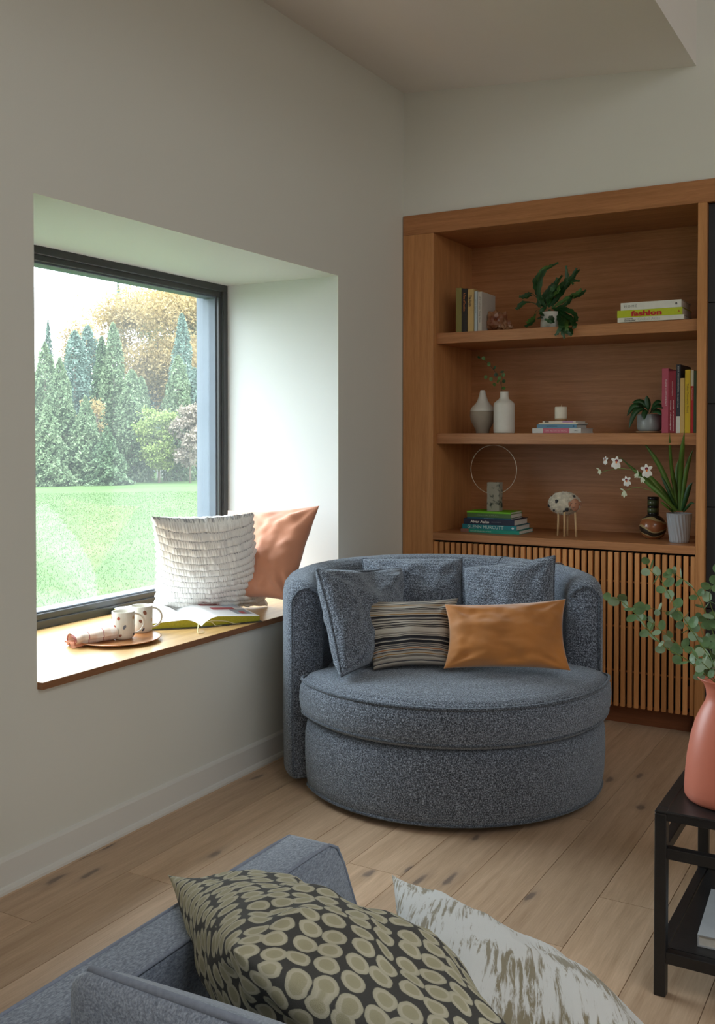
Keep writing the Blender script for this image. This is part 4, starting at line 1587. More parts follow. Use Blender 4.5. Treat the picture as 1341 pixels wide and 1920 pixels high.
# trailing plant on the top shelf
pl = thing('trailing_plant', (0.688, 0.13, S1), 'dark green trailing houseplant in a white pot on the top shelf', 'plant')
pc = (0.690, 0.14)
lathe('pot', [(0.046, 0), (0.0475, 0.002), (0.047, 0.030), (0.0465, 0.036), (0.045, 0.036), (0.043, 0.076), (0.040, 0.078), (0.038, 0.068), (0, 0.068)], (pc[0], pc[1], S1 + .0003), M['cream_ceramic'], pl, 36)
lathe('soil', [(0.037, 0.0), (0.03, 0.003), (0.0, 0.004)], (pc[0], pc[1], S1 + .0695), M['soil'], pl, 24)
top = Vector((pc[0], pc[1], S1 + 0.075))
TP = [
    [(1025,575), (1012,555), (1018,510), (1040,500)], [(1030,575), (1040,545), (1062,530), (1062,498)], [(1035,575), (1048,548), (1068,520), (1076,500)],
    [(1030,575), (1052,552), (1070,530), (1080,535)], [(1035,578), (1060,560), (1080,548), (1085,538)], [(1020,575), (1010,550), (1008,530), (1018,515)],
    [(1018,575), (1000,552), (990,550), (976,556)], [(1015,578), (1000,568), (985,570), (974,582)], [(1015,580), (1005,585), (995,595), (988,606)],
    [(1030,580), (1032,590), (1033,600), (1032,605)], [(1035,578), (1062,580), (1080,590), (1078,605)], [(1040,578), (1058,590), (1052,610), (1045,628)],
    [(1040,580), (1060,595), (1062,612), (1066,625)], [(1045,580), (1070,595), (1075,608), (1078,615)], [(1020,576), (1015,565), (1022,545), (1030,528)],
    [(1030,576), (1030,560), (1035,545), (1045,520)], [(1015,576), (1010,570), (1012,560), (1015,545)], [(1040,578), (1050,600), (1058,620), (1052,628)],
    [(1025,576), (1018,580), (1014,588), (1018,592)], [(1038,580), (1062,572), (1076,562), (1082,556)], [(1026,574), (1038,556), (1050,548), (1055,538)], [(1044,584), (1064,600), (1070,622), (1068,628)]]
TPW = [(0.672,0.13,1.836,0.646,0.11,1.884,0.668,0.09,1.988,0.726,0.08,2.006,0.685,0.13,1.836,0.716,0.11,1.903,0.777,0.09,1.932,0.78,0.08,2.006,0.697,0.13,1.835,0.736,0.11,1.895,0.791,0.09,1.955,0.814,0.08,1.999,0.685,0.13,1.836,0.746,0.11,1.884,0.797,0.09,1.931,0.824,0.08,1.915,0.697,0.13,1.828,0.766,0.11,1.864,0.821,0.09,1.886,0.836,0.08,1.907,0.659,0.13,1.837,0.641,0.11,1.897,0.643,0.09,1.942,0.671,0.08,1.975,0.654,0.13,1.838,0.615,0.11,1.894,0.597,0.09,1.897,0.565,0.08,1.884,0.647,0.13,1.831,0.615,0.11,1.855,0.585,0.09,1.85,0.56,0.08,1.821,0.647,0.13,1.826,0.628,0.11,1.813,0.638,0.015,1.778,0.624,0.005,1.752,0.685,0.13,1.824,0.697,0.11,1.797,0.732,0.015,1.761,0.733,0.005,1.748,0.697,0.13,1.828,0.771,0.11,1.816,0.822,0.09,1.787,0.844,0.005,1.742,0.71,0.13,1.827,0.761,0.11,1.793,0.778,0.015,1.735,0.765,0.005,1.692,0.71,0.13,1.822,0.773,0.09,1.778,0.802,0.015,1.729,0.815,0.005,1.697,0.722,0.13,1.821,0.797,0.09,1.777,0.833,0.015,1.736,0.844,0.005,1.719,0.659,0.13,1.835,0.654,0.11,1.86,0.678,0.09,1.904,0.701,0.08,1.941,0.685,0.13,1.833,0.691,0.11,1.869,0.71,0.09,1.901,0.738,0.08,1.957,0.647,0.13,1.836,0.641,0.11,1.848,0.653,0.09,1.869,0.664,0.08,1.903,0.71,0.13,1.827,0.748,0.09,1.767,0.793,0.015,1.711,0.782,0.005,1.692,0.672,0.13,1.834,0.661,0.11,1.823,0.658,0.09,1.802,0.698,0.005,1.781,0.705,0.13,1.822,0.771,0.11,1.835,0.812,0.09,1.854,0.829,0.08,1.866,0.674,0.13,1.839,0.711,0.11,1.877,0.748,0.09,1.891,0.763,0.08,1.913,0.72,0.13,1.812,0.783,0.09,1.765,0.822,0.015,1.704,0.82,0.005,1.69)]
TPW = TPW[0]
rr = random.Random(3)
del TP
for i in range(len(TPW) // 12):
    pts = [Vector(TPW[i * 12 + 3 * k:i * 12 + 3 * k + 3]) for k in range(4)]
    j = rr.uniform(-0.02, 0.02)
    pts = [p + Vector((0, j * k if p.z > S1 + .03 else 0, 0)) for k, p in enumerate(pts)]
    thin = i in (6, 7, 8)
    shp = (lambda t: 0.10 + 0.9 * max(0, min(1, (t - 0.45) / 0.25)) * (1 if t < 0.9 else 0.6)) if thin else (lambda t: 0.25 + 0.75 * math.sin(math.pi * min(1, t * 0.85 + 0.08)) ** 1.0)
    blade('leaf', pts, 0.0125, M['leaf_dark'] if i % 4 else M['leaf_mid'], pl, 12, 0.12, shp, serr=0.38)
    blade('leaf', [p + Vector((rr.uniform(-.018, .018), rr.uniform(-.02, .03) if pts[3].z > S1 + .03 else rr.uniform(-.01, 0), rr.uniform(-.012, .012))) * (k / 2) for k, p in enumerate(pts)], 0.013, M['leaf_dark'], pl, 12, 0.12, shp, serr=0.38)

# bottle vases with a sprig, middle shelf
va = thing('gourd_vase', (0.352, 0.15, S2), 'gourd-shaped vase, white above and taupe below, on the middle shelf', 'vase')
lathe('lower_body', [(0.030, 0), (0.031, 0.002), (0.034, 0.018), (0.046, 0.040), (0.057, 0.062), (0.0602, 0.086), (0.0585, 0.104)], (0.352, 0.15, S2 + .0003), M['taupe_ceramic'], va, 40)
lathe('upper_body', [(0.0590, 0.1040), (0.0585, 0.109), (0.050, 0.124), (0.034, 0.140), (0.024, 0.158), (0.0165, 0.182), (0.0125, 0.200), (0.0105, 0.2045), (0.008, 0.203), (0.0, 0.198)], (0.352, 0.15, S2 + .0003), M['cream_ceramic'], va, 40)
vb = thing('bottle_vase', (0.480, 0.10, S2), 'matte white cylindrical bottle vase on the middle shelf', 'vase')
lathe('body', [(0.046, 0), (0.0482, 0.003), (0.0488, 0.02), (0.0485, 0.13), (0.0465, 0.139), (0.036, 0.149), (0.024, 0.158), (0.0200, 0.168), (0.0198, 0.189), (0.0205, 0.1925), (0.017, 0.1925), (0.015, 0.186), (0, 0.186)], (0.480, 0.10, S2 + .0003), M['cream_ceramic'], vb, 40)
sp = thing('leafy_sprig', (0.480, 0.10, S2 + 0.189), 'leafy green sprig standing in the white bottle vase', 'foliage')
SPW = [Vector(p) for p in ((0.471,0.1,1.444), (0.465,0.1,1.484), (0.44,0.11,1.534), (0.398,0.12,1.581), (0.354,0.13,1.616))]
tube('stem', spline(SPW, 20), 0.0013, M['stem_dark'], sp, 6)
tube('stem', spline([SPW[1], Vector((0.477,0.09,1.513)), Vector((0.474,0.09,1.547))], 8), 0.001, M['stem_dark'], sp, 6)


def oval(name, c, d, w, l, nrm, mat, parent, cup=0.12, n=12):
    """a broad round leaf: centre of its base c, direction d, half width w, length l, facing nrm"""
    c, d, nrm = Vector(c), Vector(d).normalized(), Vector(nrm)
    nrm = (nrm - d * nrm.dot(d)).normalized()
    s_ = d.cross(nrm)
    m_ = c + d * l * 0.5
    vs_ = [m_ - nrm * cup * w, m_ - nrm * (cup * w + 0.0004)]
    for i in range(n):
        a = 2 * math.pi * i / n
        vs_.append(m_ + d * math.cos(a) * l * 0.5 + s_ * math.sin(a) * w * (1 - 0.12 * math.cos(a)))
    fs_ = []
    for i in range(n):
        j = (i + 1) % n
        fs_ += [(0, 2 + i, 2 + j), (1, 2 + j, 2 + i)]
    return mk(name, vs_, fs_, mat, parent, False)


for c in ():
    pass
for k, c in enumerate([(0.351,0.105,1.617), (0.375,0.105,1.611), (0.402,0.105,1.583), (0.433,0.1,1.566), (0.388,0.1,1.523), (0.415,0.1,1.512), (0.439,0.1,1.532), (0.48,0.09,1.53), (0.453,0.09,1.501), (0.486,0.08,1.5), (0.435,0.09,1.487), (0.486,0.08,1.468), (0.47,0.1,1.545), (0.457,0.1,1.516)]):
    a = rr.uniform(0, 6.28)
    d = Vector((math.cos(a) * .6, rr.uniform(-.5, .2), math.sin(a)))
    w = (0.0055 if k in (0, 3, 12) else 0.0085)
    oval('leaf', Vector(c) - d.normalized() * 0.010, d, w, 0.020, (0.3, -1, 0.2), M['leaf_mid'] if k % 3 else M['leaf_dark'], sp)

# small potted plant by the right-hand books
pp = thing('potted_plant', (1.131, 0.16, S2), 'dark leafy plant in a grey glazed pot beside the pink book', 'plant')
pc = (1.132, 0.155)
lathe('saucer', [(0.050, 0), (0.056, 0.003), (0.057, 0.008), (0.054, 0.0085), (0, 0.007)], (pc[0], pc[1], S2 + .0003), M['saucer'], pp, 40)
lathe('pot', [(0.040, 0), (0.047, 0.004), (0.0515, 0.014), (0.0525, 0.03), (0.0525, 0.073), (0.051, 0.0745), (0.049, 0.072), (0.048, 0.062), (0, 0.062)], (pc[0], pc[1], S2 + .0075), M['grey_ceramic'], pp, 40)
lathe('soil', [(0.0475, 0), (0.03, 0.003), (0, 0.003)], (pc[0], pc[1], S2 + .0695), M['soil'], pp, 24)
def leafv(a, b, c_, d_): return [Vector(a), Vector(b), Vector(c_), Vector(d_)]
for k, pts in enumerate([
    [(1.119,0.15,1.344), (1.099,0.12,1.371), (1.074,0.11,1.376), (1.049,0.1,1.335)],
    [(1.124,0.15,1.344), (1.113,0.11,1.366), (1.086,0.08,1.345), (1.066,0.07,1.281)],
    [(1.128,0.15,1.349), (1.121,0.14,1.376), (1.096,0.13,1.397), (1.066,0.12,1.393)],
    [(1.128,0.15,1.349), (1.131,0.14,1.371), (1.126,0.14,1.399), (1.123,0.14,1.423)],
    [(1.133,0.15,1.349), (1.131,0.1,1.357), (1.127,0.08,1.338), (1.13,0.07,1.317)],
    [(1.138,0.15,1.348), (1.156,0.13,1.375), (1.178,0.11,1.391), (1.194,0.1,1.392)],
    [(1.138,0.15,1.348), (1.165,0.11,1.368), (1.19,0.08,1.374), (1.212,0.05,1.364)],
    [(1.131,0.16,1.344), (1.135,0.2,1.364), (1.146,0.23,1.383), (1.155,0.25,1.383)],
    [(1.121,0.16,1.344), (1.093,0.2,1.364), (1.064,0.24,1.38), (1.04,0.26,1.371)],
    [(1.135,0.14,1.344), (1.163,0.1,1.352), (1.188,0.07,1.351), (1.205,0.055,1.337)]]):
    blade('leaf', pts, 0.0125, M['leaf_dark'], pp, 10, 0.2, lambda t: 0.08 + 0.92 * math.sin(math.pi * min(1, max(0, (t - 0.18) / 0.82))) ** 0.8)

# sheep ornament
shp_ = thing('sheep_ornament', (0.762, 0.14, S0), 'small woolly white sheep figure with black spots and peg legs', 'ornament')
sx, sy, sz = 0.755, 0.145, 0.942
bm = bmesh.new()
bmesh.ops.create_icosphere(bm, subdivisions=5, radius=1)
for v in bm.verts:
    d = v.co.normalized()
    k_ = 1 + 0.05 * noise.noise(d * 5) + 0.05 * noise.noise(d * 14) + 0.03 * noise.noise(d * 30)
    v.co = Vector((sx + d.x * 0.073 * k_, sy + d.y * 0.050 * k_, sz + d.z * 0.052 * k_))
mkbm('fleece', bm, M['wool'], shp_, True)
vs, fs = [], []
rr = random.Random(11)
for i in range(1500):
    a, z_ = rr.uniform(0, 2 * math.pi), rr.uniform(-1, 1)
    q_ = math.sqrt(1 - z_ * z_)
    d = Vector((q_ * math.cos(a), q_ * math.sin(a), z_))
    p = Vector((sx + d.x * .072, sy + d.y * .049, sz + d.z * .051))
    s_ = d.orthogonal().normalized() * 0.0009
    tip = p + d * rr.uniform(.003, .007) + Vector((rr.uniform(-.004, .004), rr.uniform(-.004, .004), rr.uniform(-.004, .002)))
    k0 = len(vs)
    w_ = d.cross(s_)
    vs += [p - s_, p + s_ * .5 + w_ * .9, p + s_ * .5 - w_ * .9, tip]
    fs += [(k0, k0 + 1, k0 + 3), (k0 + 1, k0 + 2, k0 + 3), (k0 + 2, k0, k0 + 3)]
tag(mk('wool_tufts', vs, fs, M['wool'], shp_), kind='stuff')
bm = bmesh.new()
bmesh.ops.create_icosphere(bm, subdivisions=4, radius=1)
hc = Vector((0.82,0.095,0.941))
for v in bm.verts:
    d = v.co.normalized()
    v.co = hc + Vector((d.x * 0.019, d.y * 0.020, d.z * (0.027 if d.z > 0 else 0.030)))
mkbm('face', bm, M['sheepface'], shp_, True)
for ex in (-0.009, 0.009):
    lathe('eye', [(0.0018, -.0018), (0.0022, 0), (0.0018, .0018)], (hc.x + ex, hc.y - 0.0165, hc.z + 0.006), M['black'], shp_, 10)
tube('mouth', spline([(hc.x - .007, hc.y - .0175, hc.z - .009), (hc.x - .001, hc.y - .0205, hc.z - .014), (hc.x + .007, hc.y - .0175, hc.z - .008)], 8), 0.0008, M['black'], shp_, 5)
for (dx, dz) in ((0.019, 0.004), (-0.019, -.002)):
    blade('ear', [(hc.x + dx * .8, hc.y, hc.z + .012), (hc.x + dx * 1.25, hc.y + .002, hc.z + .004), (hc.x + dx * 1.3, hc.y, hc.z - .012 + dz)], 0.007, M['sheepface'], shp_, 6)
for (dx, dy, dz, r_) in ((-0.02, -0.047, 0.010, .008), (0.026, -0.0445, -0.026, .008), (-0.066, -0.020, -0.012, .006), (0.050, -0.02, 0.032, .007), (-0.052, -0.018, 0.030, .005), (0.012, -0.038, -0.034, .006), (0.056, -0.030, -0.022, .007), (-0.038, -0.034, -0.032, .005)):
    rock(sx + dx, sy + dy, sz + dz, r_, r_ * .5, r_, dx * 50, M['black'], shp_, 'black_spot', 0)
for (px_, y_, lean) in ((0.73, 0.13, -.003), (0.769, 0.105, 0), (0.762, 0.17, 0), (0.821, 0.115, .006)):
    tube('leg', [(px_, y_, S0 + .0003), (px_ - lean, y_, S0 + 0.112)], 0.0047, M['paledowel'], shp_, 12)

# painted round bottle
pb = thing('painted_bottle', (1.131, 0.23, S0), 'round-bodied painted clay bottle with a dark banded neck', 'bottle')
bc = (1.134, 0.225)
lathe('body', [(0.026, 0), (0.030, 0.001), (0.046, 0.014), (0.0565, 0.034), (0.059, 0.052), (0.0565, 0.070), (0.044, 0.090), (0.029, 0.1015), (0.0245, 0.107)], (bc[0], bc[1], S0 + .0003), M['bottle'], pb, 48)
for k, (za, zb_, c) in enumerate(((0.107, 0.117, (0.012, 0.012, 0.01)), (0.117, 0.137, (0.06, 0.075, 0.03)), (0.137, 0.147, (0.012, 0.012, 0.01)), (0.147, 0.172, (0.05, 0.065, 0.03)), (0.172, 0.186, (0.014, 0.013, 0.012)))):
    lathe('neck_band', [(0.0245, za), (0.0252, (za + zb_) / 2), (0.0245, zb_)], (bc[0], bc[1], S0), flat(c, 0.25), pb, 32)

# orchid
orc = thing('orchid', (1.268, 0.13, S0), 'white pansy orchid with arching leaves in a pale spiral-fluted pot', 'plant')
oc = (1.268, 0.125)
lathe('pot', [(0.036, 0), (0.0385, 0.001)] + [(0.0385 + 0.0135 * t / 14, 0.001 + 0.121 * t / 14) for t in range(1, 15)] + [(0.0535, 0.124), (0.0525, 0.1255), (0.050, 0.124), (0.048, 0.112), (0, 0.112)],
      (oc[0], oc[1], S0 + .0003), M['pale_ceramic'], orc, 144, True, lambda r, z, a: r + (0.0016 * math.cos(22 * a + z * 70) if 0.004 < z < 0.121 and r > 0.037 else 0))
lathe('soil', [(0.047, 0), (0.03, 0.003), (0, 0.003)], (oc[0], oc[1], S0 + .1135), M['soil'], orc, 24)
LV = [
    [(1.26,0.12,0.928), (1.23,0.1,1.026), (1.189,0.08,1.128), (1.122,0.05,1.237)],
    [(1.264,0.12,0.928), (1.243,0.11,1.06), (1.242,0.06,1.174), (1.248,0.02,1.264)],
    [(1.271,0.12,0.928), (1.276,0.1,1.061), (1.292,0.05,1.175), (1.311,0.01,1.273)],
    [(1.267,0.13,0.927), (1.248,0.13,1.036), (1.234,0.13,1.105), (1.234,0.13,1.15)],
    [(1.278,0.12,0.928), (1.292,0.1,1.039), (1.311,0.08,1.13), (1.334,0.07,1.193)],
    [(1.269,0.14,0.927), (1.255,0.15,1.024), (1.25,0.16,1.104), (1.257,0.17,1.154)],
    [(1.251,0.12,0.927), (1.208,0.1,1.002), (1.156,0.08,1.064), (1.122,0.08,1.093)],
    [(1.258,0.11,0.928), (1.204,0.07,0.997), (1.15,0.06,1.048), (1.024,0.06,1.161)],
    [(1.26,0.12,0.932), (1.241,0.08,0.993), (1.221,0.07,1.043), (1.201,0.07,1.079)],
    [(1.282,0.12,0.931), (1.299,0.1,0.982), (1.314,0.09,1.028), (1.331,0.08,1.054)],
    [(1.288,0.11,0.925), (1.31,0.07,0.946), (1.331,0.05,0.966), (1.348,0.04,0.967)],
    [(1.242,0.12,0.922), (1.222,0.09,0.946), (1.211,0.08,0.958), (1.199,0.07,0.969)]]
for k, pts in enumerate(LV):
    w = (0.011, 0.007, 0.011, 0.008, 0.009, 0.008, 0.013, 0.012, 0.007, 0.010, 0.006, 0.006)[k]
    blade('leaf', pts, w, M['leaf_dark'] if k in (8, 9, 10) else M['leaf_orchid'], orc, 16, 0.35, lambda t: 0.45 + 0.55 * math.sin(math.pi * min(1, 0.1 + 0.85 * t)) if t < 0.75 else max(0.02, (1 - t) / 0.25 * 0.85))
for pts in ([(1.255,0.12,0.932), (1.195,0.06,1.027), (1.134,0.03,1.088), (1.058,0.02,1.107), (1.0,0.02,1.102), (0.954,0.02,1.089)],
            [(1.242,0.1,0.958), (1.175,0.05,1.011), (1.112,0.03,1.028), (1.074,0.03,1.018), (1.044,0.03,1.003)],
            [(1.201,0.08,1.003), (1.17,0.04,1.061), (1.155,0.02,1.088), (1.146,0.01,1.098)]):
    tube('flower_stem', spline(pts, 30), 0.0014, M['stem'], orc, 6)


def flower(c, face, s, closed=False, roll=0.0):
    c = Vector(c)
    f = Vector(face).normalized()
    up = Vector((0, 0, 1))
    sr = f.cross(up).normalized() * -1
    uu = sr.cross(f).normalized()
    if uu.z < 0: uu = -uu
    fl = None
    spec = [(90, 0.75, 0.34), (25, 0.8, 0.36), (155, 0.8, 0.36), (270, 1.0, 0.62), (235, 0.95, 0.45), (305, 0.95, 0.45)] if not closed else [(270, 1.05, 0.33), (245, 0.9, 0.25), (295, 0.9, 0.25), (150, 0.7, 0.2)]
    for (deg, l, w) in spec:
        a = math.radians(deg + roll)
        d = sr * math.cos(a) + uu * math.sin(a) - f * (0.12 if not closed else -0.1)
        o_ = oval('petal', c, d, w * s * 0.62, l * s, f, M['petal_green'] if closed or s < .014 else M['petal'], fl or orc, -0.2, 14)
        if fl is None:
            o_.name = 'flower'
            fl = o_
    if not closed:
        a = math.radians(90 + roll)
        d = sr * math.cos(a) + uu * math.sin(a)
        oval('petal_marking', c - d * s * 0.02 + f * 0.0022, d, s * 0.20, s * 0.36, f, M['lip_red'], fl, 0, 10)
        oval('petal_marking', c + d * s * 0.08 + f * 0.003, -d, s * 0.11, s * 0.34, f, M['lip_orange'], fl, 0, 10)
    return fl


flower((0.978,0.015,1.145), (-0.55, -0.8, 0.1), 0.022)
flower((1.027,0.015,1.137), (0.25, -1, 0.1), 0.032, roll=-8)
flower((1.159,0.0,1.105), (0.3, -1, 0.05), 0.034, roll=6)
flower((1.069,0.02,1.057), (0.1, -1, -0.05), 0.026, roll=12)
flower((0.953,0.015,1.103), (-0.2, -1, 0), 0.022, True, 10)
flower((1.06,0.02,1.013), (0.1, -1, 0), 0.028, True)
flower((1.119,0.02,1.088), (-0.3, -1, 0), 0.024, True, -40)
flower((1.132,0.02,1.072), (-0.3, -1, 0), 0.026, True, 30)

# ------------------------------------------------------------------ coffee table with vase
tb = thing('coffee_table', (2.0, -1.74, 0), 'low black metal coffee table with a lower shelf', 'table')
TX0, TX1, TY0, TY1 = 1.665, 2.40, -2.00, -1.485
ZTT = 0.417
LG = 0.026
box('tabletop', TX0, TX1, TY0, TY1, ZTT - 0.006, ZTT, M['blackmetal'], tb, 0.0015, 1)
for (x, y) in ((TX0, TY0), (TX0, TY1 - LG), (TX1 - LG, TY0), (TX1 - LG, TY1 - LG)):
    box('leg', x, x + LG, y, y + LG, 0.0003, ZTT - 0.0065, M['blackmetal'], tb, 0.0015, 1)
for zc, hh in ((0.407, 0.011), (0.323, 0.012), (0.0895, 0.013)):
    for (a, b_, c, d) in ((TX0 + LG, TX1 - LG, TY0 + .001, TY0 + LG - .002), (TX0 + LG, TX1 - LG, TY1 - LG + .002, TY1 - .001), (TX0 + .001, TX0 + LG - .002, TY0 + LG, TY1 - LG), (TX1 - LG + .002, TX1 - .001, TY0 + LG, TY1 - LG)):
        box('rail', a, b_, c, d, zc - hh, zc + hh, M['blackmetal'], tb, 0.001, 1)
ZSH = 0.103 - 0.001
box('lower_shelf', TX0 + LG + .001, TX1 - LG - .001, TY0 + LG + .001, TY1 - LG - .001, ZSH - 0.005, ZSH, M['blackmetal'], tb)
gb = thing('book', (1.86, -1.85, ZSH), 'light grey clothbound book on the lower shelf of the coffee table', 'book')
p0, p1 = Vector((1.747,-1.937,0.115)), Vector((1.73,-1.657,0.115))
dv = (p1 - p0).normalized()
dr = Vector((dv.y, -dv.x, 0))
def gbox(name, a0, a1, b0, b1, z0, z1, mat):
    c_ = [p0 + dv * a + dr * b_ for a, b_ in ((a0, b0), (a1, b0), (a1, b1), (a0, b1))]
    return mk(name, [(q_.x, q_.y, z) for z in (z0, z1) for q_ in c_], [(3, 2, 1, 0), (4, 5, 6, 7), (0, 1, 5, 4), (1, 2, 6, 5), (2, 3, 7, 6), (3, 0, 4, 7)], mat, gb)
gbox('cover', 0, .25, 0, .20, ZSH + .0005, ZSH + .003, M['bookgrey'])
gbox('cover', 0, .25, 0, .20, ZSH + .025, ZSH + .0275, M['bookgrey'])
gbox('spine', 0, .25, 0, .003, ZSH + .003, ZSH + .025, M['bookgrey'])
gbox('page_block', .004, .246, .003, .196, ZSH + .003, ZSH + .025, M['page'])

VC = Vector((1.797, -1.856, ZTT))
vz = thing('coral_vase', (VC.x, VC.y, ZTT), 'tall coral pink ceramic vase on the coffee table', 'vase')
lathe('body', [(0.082, 0), (0.090, 0.002), (0.0955, 0.010), (0.0965, 0.024), (0.0945, 0.060), (0.0905, 0.10), (0.083, 0.145), (0.073, 0.180), (0.061, 0.207), (0.0515, 0.225), (0.0490, 0.238), (0.0505, 0.252), (0.0560, 0.266), (0.0680, 0.277),
               (0.0700, 0.2795), (0.0685, 0.2808), (0.0660, 0.279), (0.053, 0.266), (0.046, 0.245), (0.046, 0.20), (0.0, 0.19)], (VC.x, VC.y, ZTT + .0003), M['coral'], vz, 72)

rr = random.Random(21)
EUC = [
    ('long eucalyptus stem reaching furthest left from the coral vase', [(1.769,-1.847,0.675), (1.744,-1.883,0.708), (1.716,-1.922,0.743), (1.681,-1.964,0.773), (1.659,-1.999,0.805), (1.638,-2.033,0.847), (1.622,-2.064,0.874), (1.607,-2.084,0.892), (1.593,-2.103,0.9)], 1.0),
    ('eucalyptus stem rising second from left out of the coral vase', [(1.768,-1.825,0.67), (1.74,-1.817,0.702), (1.708,-1.811,0.727), (1.669,-1.81,0.756), (1.627,-1.81,0.787), (1.597,-1.804,0.804)], 0.9),
    ('eucalyptus stem with a round leaf at its top, left of the bookcase edge', [(1.77,-1.823,0.67), (1.758,-1.852,0.73), (1.737,-1.886,0.777), (1.715,-1.908,0.822), (1.694,-1.931,0.86), (1.679,-1.95,0.898), (1.666,-1.968,0.929), (1.652,-1.988,0.946), (1.646,-2.002,0.964)], 1.0),
    ('fine eucalyptus stem bending toward the slatted doors', [(1.765,-1.791,0.662), (1.737,-1.771,0.725), (1.705,-1.766,0.765), (1.675,-1.759,0.796), (1.64,-1.756,0.816), (1.596,-1.758,0.825)], 0.85),
    ('eucalyptus stem of narrow leaves crossing the bookcase stile', [(1.768,-1.79,0.662), (1.761,-1.803,0.752), (1.745,-1.833,0.825), (1.725,-1.855,0.882), (1.706,-1.877,0.912), (1.68,-1.903,0.934)], 0.85),
    ('upright eucalyptus stem before the charcoal panel', [(1.775,-1.82,0.67), (1.778,-1.828,0.746), (1.771,-1.842,0.804), (1.762,-1.858,0.842), (1.755,-1.873,0.881), (1.762,-1.879,0.913)], 1.0),
    ('eucalyptus stem drooping just over the left lip of the vase', [(1.781,-1.885,0.687), (1.772,-1.913,0.718), (1.762,-1.941,0.737), (1.751,-1.97,0.758), (1.738,-1.989,0.776)], 0.95),
    ('eucalyptus stem leaning right out of view from the vase', [(1.779,-1.818,0.67), (1.789,-1.81,0.75), (1.793,-1.806,0.825), (1.783,-1.81,0.899), (1.77,-1.816,0.948)], 1.0),
    ('short dense eucalyptus stem behind the vase lip', [(1.762,-1.759,0.655), (1.752,-1.752,0.697), (1.733,-1.75,0.739), (1.718,-1.747,0.769), (1.709,-1.74,0.8)], 1.0)]
for (lab, pts, sc1) in EUC:
    base = Vector(pts[0])
    e = thing('eucalyptus_stem', base - Vector((0, 0, 0.0)), lab, 'foliage', 'eucalyptus stems in the coral vase')
    down = Vector((VC.x + (base.x - VC.x) * .3, VC.y + (base.y - VC.y) * .3, ZTT + 0.20))
    P = spline([down] + [Vector(p) for p in pts], 60)
    tube('stem', P, 0.0016, M['stem'], e, 6, taper=lambda t: 1 - 0.6 * t)
    L_ = [0]
    for i in range(1, len(P)): L_.append(L_[-1] + (P[i] - P[i - 1]).length)
    s_ = 0.10
    k_ = 0
    while s_ < L_[-1]:
        i = next(q for q in range(len(L_)) if L_[q] >= s_)
        p = P[i]
        d = (P[min(i + 1, len(P) - 1)] - P[i - 1]).normalized()
        side_ = d.orthogonal().normalized()
        side_.rotate(Matrix.Rotation(1.57 * (k_ % 2) + rr.uniform(-.5, .5), 3, d))
        for sg in (-1, 1):
            dd = (side_ * sg + d * rr.uniform(.2, .7)).normalized()
            fn = Vector((rr.uniform(-.7, .7), -1, rr.uniform(-.5, .9))) if rr.random() < .72 else Vector((rr.uniform(-1, 1), rr.uniform(-.3, .3), rr.uniform(-.2, 1)))
            l = rr.uniform(0.023, 0.031) * sc1
            w = l * rr.uniform(0.33, 0.46)
            oval('leaf', p + dd * 0.0015, dd, w, l, fn, M['leaf_euc'] if rr.random() < .68 else M['leaf_euc2'], e, 0.15, 12)
        s_ += rr.uniform(0.027, 0.038)
        k_ += 1
    dd = (P[-1] - P[-3]).normalized()
    oval('leaf', P[-1], dd, 0.009 * sc1, 0.022 * sc1, (0, -1, .2), M['leaf_euc'], e)

# ------------------------------------------------------------------ foreground sofa
sofa = thing('sofa', (1.9, -3.3, 0), 'slate blue fabric sofa seen from behind with a slim left arm', 'sofa')
AX0, AX1 = 1.287, 1.367
# arm: slim slab with a front that rakes forward towards the floor
pr = [(-3.86, 0.03), (-2.60, 0.03), (-2.70, 0.22), (-2.80, 0.44), (-2.852, 0.555), (-2.872, 0.588), (-2.895, 0.602), (-3.86, 0.602)]
NPR = len(pr)
bm = bmesh.new()
va_ = [bm.verts.new((AX0, y, z)) for y, z in pr]
vb_ = [bm.verts.new((AX1, y, z)) for y, z in pr]
bm.faces.new(va_[::-1])
bm.faces.new(vb_)
for i in range(NPR):
    j = (i + 1) % NPR
    bm.faces.new((va_[i], va_[j], vb_[j], vb_[i]))
bmesh.ops.bevel(bm, geom=[e for e in bm.edges], offset=0.008, segments=3, affect='EDGES', profile=0.5)
mkbm('arm', bm, M['sofa'], sofa, True)
tube('arm_piping', [(AX1 - .001, y, z + .0005) for y, z in ((-3.5, .602), (-3.3, .602), (-3.1, .602), (-2.95, .602), (-2.897, .600), (-2.873, .587), (-2.853, .554), (-2.80, .44), (-2.70, .22), (-2.61, .05))], 0.0026, M['sofawelt'], sofa, 7)
tube('arm_piping', [(AX0 + .003, y, z - .001) for y, z in ((-3.8, .602), (-3.3, .602), (-2.95, .602), (-2.897, .600), (-2.873, .587), (-2.853, .554), (-2.80, .44), (-2.70, .22), (-2.61, .05))], 0.003, M['sofawelt'], sofa, 7)
box('seat_base', AX1 + .001, 3.2, -3.86, -3.02, 0.05, 0.26, M['sofa'], sofa, 0.02, 3, True)
box('seat_cushion', AX1 + .004, 2.25, -3.415, -3.0, 0.262, 0.40, M['sofa'], sofa, 0.035, 4, True)
box('seat_cushion', 2.254, 3.19, -3.415, -3.0, 0.262, 0.40, M['sofa'], sofa, 0.035, 4, True)
box('leg', AX0 + .01, AX0 + .05, -2.72, -2.68, 0, 0.03, M['plinth'], sofa)
